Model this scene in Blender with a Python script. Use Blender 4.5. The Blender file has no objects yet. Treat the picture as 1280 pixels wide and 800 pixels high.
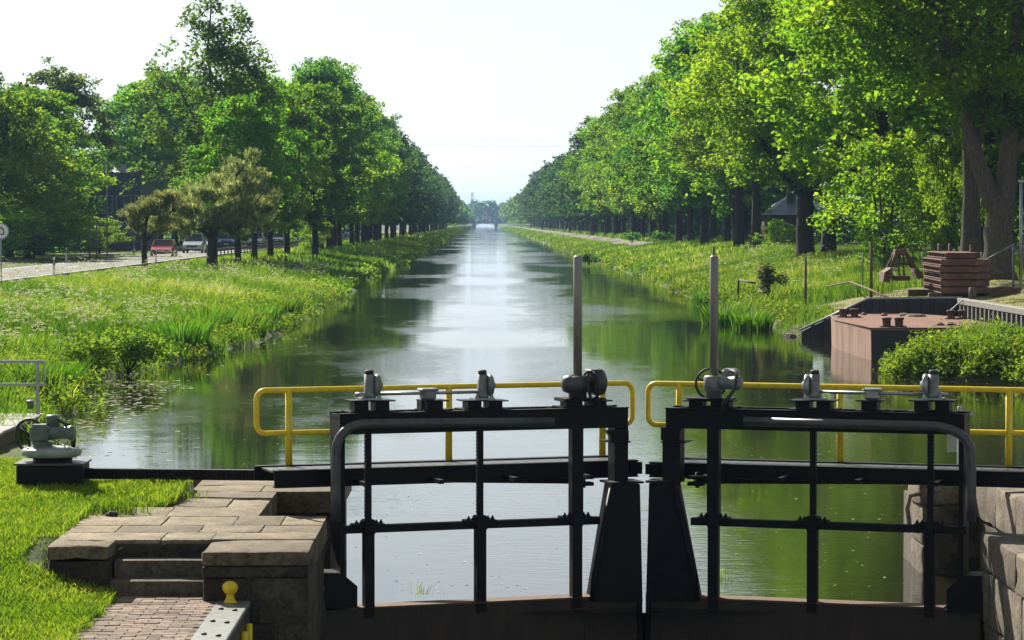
import bpy, bmesh, math, random
import numpy as np
from mathutils import Vector, Matrix, noise

random.seed(7)
RNG = np.random.default_rng(11)
SC = bpy.context.scene
COL = SC.collection
R = math.radians

# ------------------------------------------------------------------ camera
F = 3475.0                      # focal length in pixels of the 1280 x 800 photograph
H = 3.75                        # eye height above the upper water (z = 0)
PITCH, YAW = math.atan(122 / F), math.atan(35 / F)
cam = bpy.data.cameras.new('camera')
cam.sensor_width = 36; cam.lens = F / 1280 * 36; cam.clip_start = .1; cam.clip_end = 9000
camo = bpy.data.objects.new('camera', cam); COL.objects.link(camo)
camo.location = (0, 0, H); camo.rotation_euler = (math.pi / 2 - PITCH, 0, -YAW)
SC.camera = camo
CROT = camo.rotation_euler.to_matrix()

# ------------------------------------------------------------------ sky, sun, exposure
SUN = Vector((-.63, 1.15, 1.0)).normalized()
w = bpy.data.worlds.new('World'); SC.world = w; w.use_nodes = True
wn, wl = w.node_tree.nodes, w.node_tree.links
bg = wn['Background']; sky = wn.new('ShaderNodeTexSky'); sky.sky_type = 'NISHITA'; sky.sun_disc = False
sky.sun_elevation = math.asin(SUN.z); sky.sun_rotation = math.atan2(SUN.x, SUN.y)
sky.air_density = 1.0; sky.dust_density = .5; sky.ozone_density = 1.5
hs = wn.new('ShaderNodeHueSaturation'); hs.inputs['Saturation'].default_value = .18
cool = wn.new('ShaderNodeMix'); cool.data_type = 'RGBA'; cool.blend_type = 'MULTIPLY'; cool.inputs[0].default_value = 1; cool.inputs[7].default_value = (.95, 1, 1.03, 1)   # white balance of the sky light
wl.new(sky.outputs[0], hs.inputs['Color']); wl.new(hs.outputs[0], cool.inputs[6]); wl.new(cool.outputs[2], bg.inputs[0])
bg.inputs[1].default_value = .056
sl = bpy.data.lights.new('sun', 'SUN'); sl.energy = 5.0; sl.angle = R(.55); sl.color = (1, .93, .80)
so = bpy.data.objects.new('sun', sl); COL.objects.link(so)
so.rotation_euler = SUN.to_track_quat('Z', 'Y').to_euler(); so.location = (-60, 110, 100)
SC.view_settings.view_transform = 'Standard'; SC.view_settings.look = 'None'
SC.view_settings.gamma = 1; SC.view_settings.exposure = 1.05; SC.view_settings.use_curve_mapping = False
cy = SC.cycles
cy.max_bounces = 6; cy.diffuse_bounces = 3; cy.glossy_bounces = 3; cy.transmission_bounces = 4
cy.volume_bounces = 0; cy.transparent_max_bounces = 6; cy.use_denoising = True
cy.caustics_reflective = False; cy.caustics_refractive = False
cy.sample_clamp_indirect = 6

# ------------------------------------------------------------------ pixel helpers
def ray(px, py):
    d = CROT @ Vector(((px - 640) / F, (400 - py) / F, -1.0))
    return d / d.y
def at_d(px, py, d):                 # the point of that pixel at distance d along the canal
    return Vector((0, 0, H)) + ray(px, py) * d
def at_z(px, py, z):                 # the point of that pixel on level z
    r = ray(px, py); return Vector((0, 0, H)) + r * ((z - H) / r.z)

# ------------------------------------------------------------------ mesh helpers
class MB:
    def __init__(s): s.v = []; s.f = []; s.T = None
    def add(s, vs, fs):
        o = len(s.v)
        s.v += [tuple(s.T(Vector(p))) for p in vs] if s.T else [tuple(p) for p in vs]
        s.f += [tuple(i + o for i in f) for f in fs]; return s
    def box(s, x0, x1, y0, y1, z0, z1):
        return s.add([(x, y, z) for z in (z0, z1) for y in (y0, y1) for x in (x0, x1)],
                     [(0, 2, 3, 1), (4, 5, 7, 6), (0, 1, 5, 4), (2, 6, 7, 3), (0, 4, 6, 2), (1, 3, 7, 5)])
    def cbox(s, x0, x1, y0, y1, z0, z1, c=.02, jit=0):
        lo, hi = (x0, y0, z0), (x1, y1, z1); vs = []; idx = {}
        for sx in (0, 1):
            for sy in (0, 1):
                for sz in (0, 1):
                    sg = (sx, sy, sz); base = [hi[k] if sg[k] else lo[k] for k in range(3)]
                    for ax in range(3):
                        p = [base[k] + (0 if k == ax else (-c if sg[k] else c)) for k in range(3)]
                        if jit: p = [q + random.uniform(-jit, jit) for q in p]
                        idx[(sg, ax)] = len(vs); vs.append(p)
        fs = []
        for ax in range(3):
            a, b = [k for k in range(3) if k != ax]
            for side in (0, 1):
                q = []
                for (i, j) in ((0, 0), (1, 0), (1, 1), (0, 1)):
                    sg = [0, 0, 0]; sg[ax] = side; sg[a] = i; sg[b] = j; q.append(idx[(tuple(sg), ax)])
                fs.append(q)
            for i in (0, 1):
                for j in (0, 1):
                    s0 = [0, 0, 0]; s1 = [0, 0, 0]; s0[a] = s1[a] = i; s0[b] = s1[b] = j; s1[ax] = 1
                    s0, s1 = tuple(s0), tuple(s1)
                    fs.append([idx[(s0, a)], idx[(s1, a)], idx[(s1, b)], idx[(s0, b)]])
        for sx in (0, 1):
            for sy in (0, 1):
                for sz in (0, 1):
                    fs.append([idx[((sx, sy, sz), k)] for k in range(3)])
        return s.add(vs, fs)
    def bar(s, p0, p1, wd, ht, up=(0, 0, 1)):       # a straight bar of rectangular section
        p0, p1 = Vector(p0), Vector(p1); d = (p1 - p0).normalized(); up = Vector(up)
        a = d.cross(up)
        if a.length < 1e-4: a = d.cross(Vector((1, 0, 0)))
        a.normalize(); b = a.cross(d).normalized()
        vs = [p + a * (i * wd / 2) + b * (j * ht / 2) for p in (p0, p1) for j in (-1, 1) for i in (-1, 1)]
        return s.add(vs, [(0, 2, 3, 1), (4, 5, 7, 6), (0, 1, 5, 4), (2, 6, 7, 3), (0, 4, 6, 2), (1, 3, 7, 5)])
    def tube(s, pts, r, n=8, caps=True, closed=False):
        pts = [Vector(p) for p in pts]; m = len(pts)
        rs = r if hasattr(r, '__len__') else [r] * m
        nrm = None; vs = []; fs = []
        for i in range(m):
            if closed: d = pts[(i + 1) % m] - pts[i - 1]
            else: d = pts[min(i + 1, m - 1)] - pts[max(i - 1, 0)]
            d.normalize()
            if nrm is None:
                nrm = d.cross(Vector((0, 0, 1)))
                if nrm.length < .05: nrm = d.cross(Vector((1, 0, 0)))
            nrm = (nrm - d * nrm.dot(d)).normalized(); b = d.cross(nrm)
            for k in range(n):
                a = 2 * math.pi * k / n
                vs.append(pts[i] + (nrm * math.cos(a) + b * math.sin(a)) * rs[i])
        for i in range(m if closed else m - 1):
            j = (i + 1) % m
            for k in range(n):
                l = (k + 1) % n
                fs.append((i * n + k, i * n + l, j * n + l, j * n + k))
        if caps and not closed:
            fs.append(tuple(range(n))[::-1]); fs.append(tuple((m - 1) * n + k for k in range(n)))
        return s.add(vs, fs)
    def cyl(s, p0, p1, r0, r1=None, n=12): return s.tube([p0, p1], [r0, r0 if r1 is None else r1], n)
    def lathe(s, c, axis, prof, n=16):              # prof: (distance along axis, radius)
        c, ax = Vector(c), Vector(axis).normalized()
        return s.tube([c + ax * h for h, _ in prof], [max(r, .0005) for _, r in prof], n)
    def ring(s, c, axis, rad, r, n=24, m=6):
        c, ax = Vector(c), Vector(axis).normalized()
        a = ax.cross(Vector((0, 0, 1)))
        if a.length < .05: a = Vector((1, 0, 0))
        a.normalize(); b = ax.cross(a)
        return s.tube([c + (a * math.cos(2 * math.pi * k / n) + b * math.sin(2 * math.pi * k / n)) * rad for k in range(n)], r, m, closed=True)
    def prism(s, poly, fn, c0, c1):                 # polygon (a, b) pushed from c0 to c1; fn(a, b, c) -> xyz
        n = len(poly)
        vs = [fn(a, b, c0) for a, b in poly] + [fn(a, b, c1) for a, b in poly]
        return s.add(vs, [tuple(range(n))[::-1], tuple(range(n, 2 * n))] + [(k, (k + 1) % n, n + (k + 1) % n, n + k) for k in range(n)])
    def mesh(s, name, mat, origin=None, smooth=False):
        me = bpy.data.meshes.new(name); vs = s.v
        if origin is not None: vs = [(x - origin[0], y - origin[1], z - origin[2]) for x, y, z in vs]
        me.from_pydata(vs, [], s.f)
        if mat: me.materials.append(M[mat] if isinstance(mat, str) else mat)
        if smooth:
            me.polygons.foreach_set('use_smooth', [True] * len(me.polygons))
            if smooth == 'auto' and hasattr(me, 'set_sharp_from_angle'): me.set_sharp_from_angle(angle=R(40))
        me.update(); return me
    def build(s, name, mat, parent=None, smooth=False, origin=None):
        if parent is not None and origin is None and parent.get('wo') is not None: origin = parent['wo']
        return link(name, s.mesh(name, mat, origin, smooth), parent)

def link(name, data, parent=None):
    o = bpy.data.objects.new(name, data); COL.objects.link(o)
    if parent is not None: o.parent = parent
    return o
def tag(o, label, cat, group=None, kind=None):
    o['label'] = label; o['category'] = cat
    if group: o['group'] = group
    if kind: o['kind'] = kind
    return o
def thing(name, label, cat, loc=(0, 0, 0), rz=0, group=None, world=False):
    o = bpy.data.objects.new(name, None); COL.objects.link(o); o.empty_display_size = .2
    o.location = loc; o.rotation_euler = (0, 0, rz); tag(o, label, cat, group)
    if world: o['wo'] = [float(c) for c in loc]       # parts of this thing are given in world coordinates
    return o
def kids(o): return [c for c in bpy.data.objects if c.parent is o]
def copy_tree(o, kidmap, parent=None):
    c = o.copy(); COL.objects.link(c); c.parent = parent
    for ch in kidmap.get(o.name, ()): copy_tree(ch, kidmap, c)
    return c
def kidmap_of(root):
    km = {}; todo = [root]
    allo = list(COL.objects)
    while todo:
        o = todo.pop(); km[o.name] = [c for c in allo if c.parent is o]; todo += km[o.name]
    return km
def structure(o): o['kind'] = 'structure'; return o
def npmesh(name, co, k, mat, tint=None, tri_index=None, smooth=False):
    me = bpy.data.meshes.new(name); co = np.asarray(co, np.float32).reshape(-1, 3); n = len(co)
    idx = np.arange(n, dtype=np.int32) if tri_index is None else np.asarray(tri_index, np.int32).ravel()
    me.vertices.add(n); me.vertices.foreach_set('co', co.ravel())
    me.loops.add(len(idx)); me.loops.foreach_set('vertex_index', idx)
    nf = len(idx) // k
    me.polygons.add(nf); me.polygons.foreach_set('loop_start', np.arange(nf, dtype=np.int32) * k)
    if tint is not None:
        a = me.attributes.new('tint', 'FLOAT', 'POINT'); a.data.foreach_set('value', np.asarray(tint, np.float32))
    if mat: me.materials.append(M[mat])
    if smooth: me.polygons.foreach_set('use_smooth', np.ones(nf, bool))
    me.update(calc_edges=True); return me

# ------------------------------------------------------------------ materials
M = {}
def newmat(name):
    m = bpy.data.materials.new(name); m.use_nodes = True; M[name] = m
    nt = m.node_tree; return m, nt.nodes, nt.links, nt.nodes['Principled BSDF']
def ramp(nodes, stops):
    r = nodes.new('ShaderNodeValToRGB'); e = r.color_ramp.elements
    while len(e) < len(stops): e.new(.5)
    for el, (p, c) in zip(e, stops): el.position = p; el.color = (*c, 1)
    return r
def surf(name, stops, scale=6, rough=.6, metal=0, bump=0, bscale=30, detail=6, spec=.4, stretch=None, dist=.02, roughvar=0):
    """noise-mottled surface: colour from a ramp over noise, fine relief from a second noise"""
    m, n, l, p = newmat(name)
    tc = n.new('ShaderNodeTexCoord'); src = tc.outputs['Object']
    if stretch:
        mp = n.new('ShaderNodeMapping'); mp.inputs['Scale'].default_value = stretch; l.new(src, mp.inputs[0]); src = mp.outputs[0]
    t = n.new('ShaderNodeTexNoise'); t.inputs['Scale'].default_value = scale; t.inputs['Detail'].default_value = detail; t.inputs['Roughness'].default_value = .65
    l.new(src, t.inputs['Vector']); r = ramp(n, stops); l.new(t.outputs['Fac'], r.inputs[0]); l.new(r.outputs[0], p.inputs['Base Color'])
    p.inputs['Roughness'].default_value = rough; p.inputs['Metallic'].default_value = metal; p.inputs['Specular IOR Level'].default_value = spec
    if roughvar:
        mr = n.new('ShaderNodeMapRange'); mr.inputs['To Min'].default_value = rough - roughvar; mr.inputs['To Max'].default_value = rough + roughvar
        l.new(t.outputs['Fac'], mr.inputs['Value']); l.new(mr.outputs[0], p.inputs['Roughness'])
    if bump:
        b = n.new('ShaderNodeTexNoise'); b.inputs['Scale'].default_value = bscale; b.inputs['Detail'].default_value = 5
        l.new(src, b.inputs['Vector']); bn = n.new('ShaderNodeBump'); bn.inputs['Strength'].default_value = bump; bn.inputs['Distance'].default_value = dist
        l.new(b.outputs['Fac'], bn.inputs['Height']); l.new(bn.outputs[0], p.inputs['Normal'])
    return m
def leafmat(name, stops, trans=.45, tcol=1.6, hue=.012, gloss=.012):
    m, n, l, p = newmat(name); out = n['Material Output']; n.remove(p)
    a = n.new('ShaderNodeAttribute'); a.attribute_name = 'tint'; r = ramp(n, stops); l.new(a.outputs['Fac'], r.inputs[0])
    oi = n.new('ShaderNodeObjectInfo'); h = n.new('ShaderNodeHueSaturation')
    mr = n.new('ShaderNodeMapRange'); mr.inputs['To Min'].default_value = .5 - hue; mr.inputs['To Max'].default_value = .5 + hue
    l.new(oi.outputs['Random'], mr.inputs['Value']); l.new(mr.outputs[0], h.inputs['Hue'])
    mv = n.new('ShaderNodeMapRange'); mv.inputs['To Min'].default_value = .85; mv.inputs['To Max'].default_value = 1.15
    l.new(oi.outputs['Random'], mv.inputs['Value']); l.new(mv.outputs[0], h.inputs['Value'])
    l.new(r.outputs[0], h.inputs['Color'])
    d = n.new('ShaderNodeBsdfDiffuse'); l.new(h.outputs[0], d.inputs[0])
    t = n.new('ShaderNodeBsdfTranslucent'); g = n.new('ShaderNodeMix'); g.data_type = 'RGBA'; g.blend_type = 'MULTIPLY'; g.inputs[0].default_value = 1
    l.new(h.outputs[0], g.inputs[6]); g.inputs[7].default_value = (tcol * 1.12, tcol * 1.07, tcol * .6, 1); l.new(g.outputs[2], t.inputs[0])
    mx = n.new('ShaderNodeMixShader'); mx.inputs[0].default_value = trans; l.new(d.outputs[0], mx.inputs[1]); l.new(t.outputs[0], mx.inputs[2])
    gl = n.new('ShaderNodeBsdfGlossy'); gl.inputs['Roughness'].default_value = .5; gl.inputs[0].default_value = (.9, .95, 1, 1)
    m2 = n.new('ShaderNodeMixShader'); m2.inputs[0].default_value = gloss; l.new(mx.outputs[0], m2.inputs[1]); l.new(gl.outputs[0], m2.inputs[2])
    l.new(m2.outputs[0], out.inputs[0]); return m

surf('black_steel', [(.3, (.004, .0045, .006)), (.62, (.009, .010, .013)), (.70, (.016, .013, .011)), (.78, (.05, .024, .012))], 7, .5, 0, .12, 60, spec=.14, roughvar=.08)
surf('plate_steel', [(.3, (.016, .013, .011)), (.55, (.034, .025, .018)), (.8, (.055, .032, .018))], 5, .6, 0, .3, 40, stretch=(1, 1, .35))
surf('rust_edge', [(.3, (.06, .035, .022)), (.7, (.17, .09, .045))], 20, .8, bump=.3)
surf('galv', [(.3, (.20, .22, .23)), (.7, (.36, .38, .39))], 14, .38, .55, .05)
surf('galv_pole', [(.3, (.17, .165, .145)), (.7, (.27, .26, .23))], 9, .5, .25, .05, stretch=(1, 1, .2))
surf('grey_paint', [(.3, (.12, .13, .13)), (.7, (.22, .23, .22))], 10, .45, 0, .08)
surf('dark_paint', [(.3, (.035, .04, .042)), (.7, (.08, .085, .088))], 10, .4, 0, .08)
surf('green_grey_paint', [(.3, (.07, .10, .085)), (.7, (.14, .175, .15))], 10, .42, 0, .06)
surf('pale_green_paint', [(.3, (.20, .23, .20)), (.7, (.32, .36, .31))], 9, .45, 0, .05)
surf('yellow_paint', [(.24, (.34, .23, .012)), (.36, (.64, .46, .010)), (.7, (.82, .62, .014))], 12, .36, 0, .05, spec=.5)
surf('rubber', [(.3, (.012, .012, .013)), (.7, (.03, .03, .03))], 14, .6)
surf('white_paint', [(.3, (.62, .63, .62)), (.7, (.80, .80, .79))], 9, .5)
def stone(name, a, b, c, moss=.35):
    m, n, l, p = newmat(name)
    tc = n.new('ShaderNodeTexCoord'); oi = n.new('ShaderNodeObjectInfo')
    ad = n.new('ShaderNodeVectorMath'); ad.operation = 'ADD'; l.new(tc.outputs['Object'], ad.inputs[0])
    sc = n.new('ShaderNodeVectorMath'); sc.operation = 'SCALE'; sc.inputs['Scale'].default_value = 9
    cr = n.new('ShaderNodeCombineXYZ'); l.new(oi.outputs['Random'], cr.inputs[0]); l.new(oi.outputs['Random'], cr.inputs[1]); l.new(cr.outputs[0], sc.inputs[0]); l.new(sc.outputs[0], ad.inputs[1])
    t = n.new('ShaderNodeTexNoise'); t.inputs['Scale'].default_value = 3.2; t.inputs['Detail'].default_value = 9; t.inputs['Roughness'].default_value = .7; l.new(ad.outputs[0], t.inputs[0])
    r = ramp(n, [(.28, a), (.5, b), (.72, c)]); l.new(t.outputs['Fac'], r.inputs[0])
    t2 = n.new('ShaderNodeTexNoise'); t2.inputs['Scale'].default_value = 1.7; t2.inputs['Detail'].default_value = 7; t2.inputs['Roughness'].default_value = .75; l.new(ad.outputs[0], t2.inputs[0])
    r2 = ramp(n, [(.52, (0, 0, 0)), (.68, (moss, moss, moss))]); l.new(t2.outputs['Fac'], r2.inputs[0])
    mx = n.new('ShaderNodeMix'); mx.data_type = 'RGBA'; l.new(r2.outputs[0], mx.inputs[0]); l.new(r.outputs[0], mx.inputs[6]); mx.inputs[7].default_value = (.09, .085, .03, 1)
    t3 = n.new('ShaderNodeTexNoise'); t3.inputs['Scale'].default_value = 26; t3.inputs['Detail'].default_value = 6; l.new(ad.outputs[0], t3.inputs[0])
    sp = ramp(n, [(.36, (.45, .45, .45)), (.5, (1, 1, 1)), (.72, (1.0, 1.0, 1.0)), (.8, (1.25, 1.25, 1.2))]); l.new(t3.outputs['Fac'], sp.inputs[0])
    mm = n.new('ShaderNodeMix'); mm.data_type = 'RGBA'; mm.blend_type = 'MULTIPLY'; mm.inputs[0].default_value = .8; l.new(mx.outputs[2], mm.inputs[6]); l.new(sp.outputs[0], mm.inputs[7])
    vr = n.new('ShaderNodeMapRange'); vr.inputs['To Min'].default_value = .66; vr.inputs['To Max'].default_value = 1.25; l.new(oi.outputs['Random'], vr.inputs['Value'])
    hv = n.new('ShaderNodeHueSaturation'); l.new(vr.outputs[0], hv.inputs['Value']); l.new(mm.outputs[2], hv.inputs['Color'])
    l.new(hv.outputs[0], p.inputs['Base Color']); p.inputs['Roughness'].default_value = .88; p.inputs['Specular IOR Level'].default_value = .25
    bn = n.new('ShaderNodeBump'); bn.inputs['Strength'].default_value = .5; bn.inputs['Distance'].default_value = .012
    av = n.new('ShaderNodeMath'); av.operation = 'ADD'; l.new(t3.outputs['Fac'], av.inputs[0]); l.new(t.outputs['Fac'], av.inputs[1]); l.new(av.outputs[0], bn.inputs['Height']); l.new(bn.outputs[0], p.inputs['Normal'])
    return m
stone('sandstone', (.085, .066, .038), (.185, .148, .098), (.285, .235, .16), .5)
stone('shade_dark_stone', (.026, .023, .018), (.055, .048, .037), (.12, .105, .082), .5)  # stone darkened in colour so shaded wall faces and risers look near black
stone('step_stone', (.06, .05, .035), (.12, .10, .075), (.20, .17, .13), .4)  # whole steps toned down to carry the shade of their risers
stone('pale_stone', (.085, .07, .052), (.17, .142, .108), (.27, .23, .18), .5)
stone('brick_paver', (.14, .10, .075), (.21, .155, .12), (.28, .21, .165), .25)
surf('mortar', [(.3, (.07, .06, .042)), (.7, (.14, .12, .085))], 9, .95, bump=.4)
surf('asphalt', [(.3, (.085, .085, .09)), (.7, (.135, .135, .14))], 3, .85, bump=.1)
surf('path_gravel', [(.3, (.12, .105, .095)), (.7, (.19, .165, .15))], 2, .95, bump=.2)
surf('line_paint', [(.3, (.6, .6, .6)), (.7, (.75, .75, .74))], 9, .6)
surf('grey_wood', [(.3, (.20, .19, .175)), (.7, (.36, .345, .32))], 5, .8, bump=.3, stretch=(.5, 9, 9))
surf('brown_wood', [(.3, (.06, .045, .03)), (.7, (.14, .10, .07))], 7, .85, bump=.3, stretch=(8, 8, .8))
surf('rust_red', [(.28, (.055, .025, .018)), (.5, (.12, .052, .036)), (.75, (.22, .115, .078))], 4, .75, 0, .3, 30)
surf('rust_brown', [(.3, (.05, .03, .022)), (.7, (.15, .08, .05))], 6, .8, 0, .3, 30)
surf('hull_rust', [(.28, (.10, .048, .028)), (.5, (.20, .105, .065)), (.75, (.30, .19, .125))], 1.6, .75, 0, .15, 20, stretch=(1, 1, .35))
surf('deck_rust', [(.28, (.10, .042, .026)), (.5, (.165, .072, .046)), (.75, (.23, .115, .078))], 1.5, .85, 0, .25, 18)
surf('sheet_pile', [(.3, (.015, .016, .018)), (.7, (.04, .038, .036))], 2, .6, 0, .2)
surf('bark', [(.3, (.045, .038, .028)), (.55, (.10, .085, .065)), (.8, (.17, .15, .115))], 6, .95, 0, .8, 14, stretch=(3, 3, .6), dist=.05)
surf('dark_bark', [(.3, (.022, .018, .014)), (.7, (.06, .05, .038))], 6, .95, 0, .8, 14, stretch=(3, 3, .6), dist=.05)
surf('ground', [(.25, (.035, .040, .014)), (.5, (.06, .085, .02)), (.75, (.10, .12, .035))], .9, 1, 0, .6, 12, detail=10)
surf('mown', [(.25, (.13, .13, .045)), (.5, (.19, .19, .075)), (.75, (.26, .24, .11))], 2.2, 1, 0, .5, 25, detail=10)
surf('soil', [(.3, (.05, .038, .024)), (.7, (.12, .09, .055))], 12, 1, 0, .8, 40)
surf('slate_cladding', [(.3, (.030, .037, .06)), (.7, (.05, .06, .09))], 3, .6)
surf('window_glass', [(.3, (.03, .04, .06)), (.7, (.06, .08, .11))], 2, .08, spec=.6)
surf('roof_slate', [(.3, (.07, .09, .14)), (.7, (.12, .15, .22))], 5, .45, bump=.2)
surf('brick_wall', [(.3, (.10, .055, .04)), (.7, (.17, .10, .075))], 8, .9)
surf('pale_timber', [(.3, (.14, .13, .115)), (.7, (.25, .235, .21))], 5, .8, bump=.3, stretch=(9, .5, 9))
surf('concrete', [(.3, (.26, .26, .25)), (.7, (.38, .38, .37))], 4, .85)
surf('orange_paint', [(.3, (.7, .22, .03)), (.7, (.8, .28, .05))], 4, .5)
surf('car_glass', [(.3, (.05, .065, .085)), (.7, (.09, .11, .14))], 1, .05, spec=.8)
surf('chrome', [(.3, (.6, .6, .6)), (.7, (.8, .8, .8))], 5, .15, 1)
surf('tyre', [(.3, (.012, .012, .012)), (.7, (.03, .03, .03))], 20, .8)
surf('lamp_lens', [(.3, (.7, .72, .75)), (.7, (.85, .85, .87))], 5, .1, spec=.7)
for nm, c, mt in (('car_red', (.34, .012, .03), 0), ('car_silver', (.42, .45, .47), .5), ('car_white', (.72, .74, .76), 0),
                  ('car_blue', (.05, .09, .17), .3), ('car_dark', (.025, .028, .034), .3), ('car_sky', (.10, .20, .42), .2)):
    surf(nm, [(.3, c), (.7, tuple(q * 1.05 for q in c))], 2, .22, mt, spec=.6)
leafmat('leaf', [(0, (0.029, 0.086, 0.010)), (.5, (0.075, 0.169, 0.013)), (1, (0.163, 0.234, 0.017))], .54, 2.4)
leafmat('leaf_yellow', [(0, (0.050, 0.120, 0.010)), (.5, (0.110, 0.204, 0.013)), (1, (0.198, 0.264, 0.018))], .54, 2.4)
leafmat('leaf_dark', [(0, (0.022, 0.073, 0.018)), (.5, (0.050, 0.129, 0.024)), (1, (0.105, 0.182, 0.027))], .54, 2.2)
leafmat('leaf_far', [(0, (.016, .050, .018)), (.5, (.034, .084, .022)), (1, (.068, .118, .024))], .46, 2.0)
leafmat('leaf_birch', [(0, (0.034, 0.070, 0.016)), (.5, (0.070, 0.128, 0.024)), (1, (0.128, 0.169, 0.030))], .54, 1.8)
leafmat('needle', [(0, (0.068, 0.101, 0.046)), (.5, (0.162, 0.203, 0.095)), (1, (0.513, 0.540, 0.284))], .45, 1.6)
leafmat('grass_lawn', [(0, (.045, .105, .008)), (.5, (.115, .20, .012)), (1, (.26, .30, .04))], .5, 1.8, hue=0, gloss=.02)
leafmat('grass_bank', [(0, (.035, .095, .012)), (.5, (.095, .18, .018)), (.85, (.17, .245, .032)), (1, (.30, .31, .10))], .48, 1.8, hue=0)
leafmat('grass_dry', [(0, (.10, .135, .022)), (.5, (.20, .20, .055)), (1, (.33, .29, .12))], .4, 1.5, hue=0)
leafmat('reed', [(0, (.020, .065, .008)), (.5, (.06, .14, .010)), (1, (.14, .22, .016))], .5, 2.1)
leafmat('nettle', [(0, (.03, .08, .008)), (.5, (.085, .16, .012)), (1, (.17, .23, .018))], .5, 2.1)
leafmat('blossom', [(0, (.45, .47, .36)), (1, (.72, .72, .60))], .35, 1.0, hue=0, gloss=0)
leafmat('rose_leaf', [(0, (.03, .05, .016)), (.6, (.08, .10, .03)), (1, (.40, .40, .30))], .35, 1.4, gloss=.02)
leafmat('floating', [(0, (.12, .14, .05)), (.6, (.30, .30, .22)), (1, (.6, .6, .52))], .1, 1.0, hue=0)

def water_material():
    m, n, l, p = newmat('canal_water'); out = n['Material Output']; n.remove(p)
    tc = n.new('ShaderNodeTexCoord')
    def noise(sx, sy, scale, detail=3, rough=.5):
        mp = n.new('ShaderNodeMapping'); mp.inputs['Scale'].default_value = (sx, sy, 1); l.new(tc.outputs['Object'], mp.inputs[0])
        t = n.new('ShaderNodeTexNoise'); t.inputs['Scale'].default_value = scale; t.inputs['Detail'].default_value = detail; t.inputs['Roughness'].default_value = rough
        l.new(mp.outputs[0], t.inputs['Vector']); return t.outputs['Fac']
    def math_(op, a, b):
        k = n.new('ShaderNodeMath'); k.operation = op
        for i, q in enumerate((a, b)):
            if isinstance(q, (int, float)): k.inputs[i].default_value = q
            else: l.new(q, k.inputs[i])
        return k.outputs[0]
    # wind-ruffled patches lying across the canal
    gust = noise(.06, .024, 1.0, 6, .62)
    g = n.new('ShaderNodeMapRange'); g.inputs['From Min'].default_value = .47; g.inputs['From Max'].default_value = .66; g.inputs['To Min'].default_value = .06; g.inputs['To Max'].default_value = 1; g.clamp = True
    l.new(gust, g.inputs['Value'])
    small = noise(1.0, 2.2, 3.2, 3, .55); big = noise(.5, 1.0, .8, 2)
    hgt = math_('ADD', math_('MULTIPLY', math_('MULTIPLY', small, g.outputs[0]), .014), math_('MULTIPLY', big, .003))
    bn = n.new('ShaderNodeBump'); bn.inputs['Strength'].default_value = 1; bn.inputs['Distance'].default_value = 1; l.new(hgt, bn.inputs['Height'])
    gl = n.new('ShaderNodeBsdfGlossy'); gl.inputs['Roughness'].default_value = .03; gl.inputs[0].default_value = (.96, .97, .98, 1); l.new(bn.outputs[0], gl.inputs['Normal'])
    di = n.new('ShaderNodeBsdfDiffuse'); di.inputs[0].default_value = (.015, .013, .007, 1)
    fr = n.new('ShaderNodeFresnel'); fr.inputs['IOR'].default_value = 1.55; l.new(bn.outputs[0], fr.inputs['Normal'])
    mx = n.new('ShaderNodeMixShader'); l.new(fr.outputs[0], mx.inputs[0]); l.new(di.outputs[0], mx.inputs[1]); l.new(gl.outputs[0], mx.inputs[2])
    l.new(mx.outputs[0], out.inputs[0])
water_material()

# ------------------------------------------------------------------ terrain
SL = np.array([(31, -6.2), (44, -6.4), (50, -7.6), (58.7, -8.87), (64.5, -9.15), (71.6, -8.5), (80.4, -7.4), (88.6, -7.1), (122, -7.2), (160, -7.5), (250, -7.6), (600, -7.7), (6000, -7.7)])
SR = np.array([(31, 14), (55, 13.6), (65, 12.7), (66, 11.0), (67.4, 9.95), (69.4, 10.1), (71, 10.9), (73, 12.4), (74.6, 13.4), (90, 10.2), (92, 10.2), (95, 10.4), (111, 10.3), (150, 10.6), (194, 10.9), (277, 10.8), (600, 11), (6000, 11)])
def wob(y): return .28 * np.sin(y * .83) + .2 * np.sin(y * 2.1 + 1) + .12 * np.sin(y * 4.7)
def shore_l(y): return np.interp(y, SL[:, 0], SL[:, 1]) + wob(y) * np.clip((y - 45) / 10, 0, 1)
def shore_r(y): return np.interp(y, SR[:, 0], SR[:, 1]) + wob(y + 9) * np.clip((y - 55) / 10, 0, 1) * (1 - np.clip(1 - abs(y - 82) / 9, 0, 1))
PLAT = .99                                      # top of the lock's stone platform
INLET = (10.0, 15.4, 74.6, 90.0)                # the lay-by dock where the pontoon lies
def lawn_z(y): return np.interp(y, [18, 20, 22, 23.5, 24.6, 27, 28, 28.7, 29.0, 31.2], [.54, .57, .62, .74, .955, 1.0, 1.08, 1.08, .8, .75])
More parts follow.
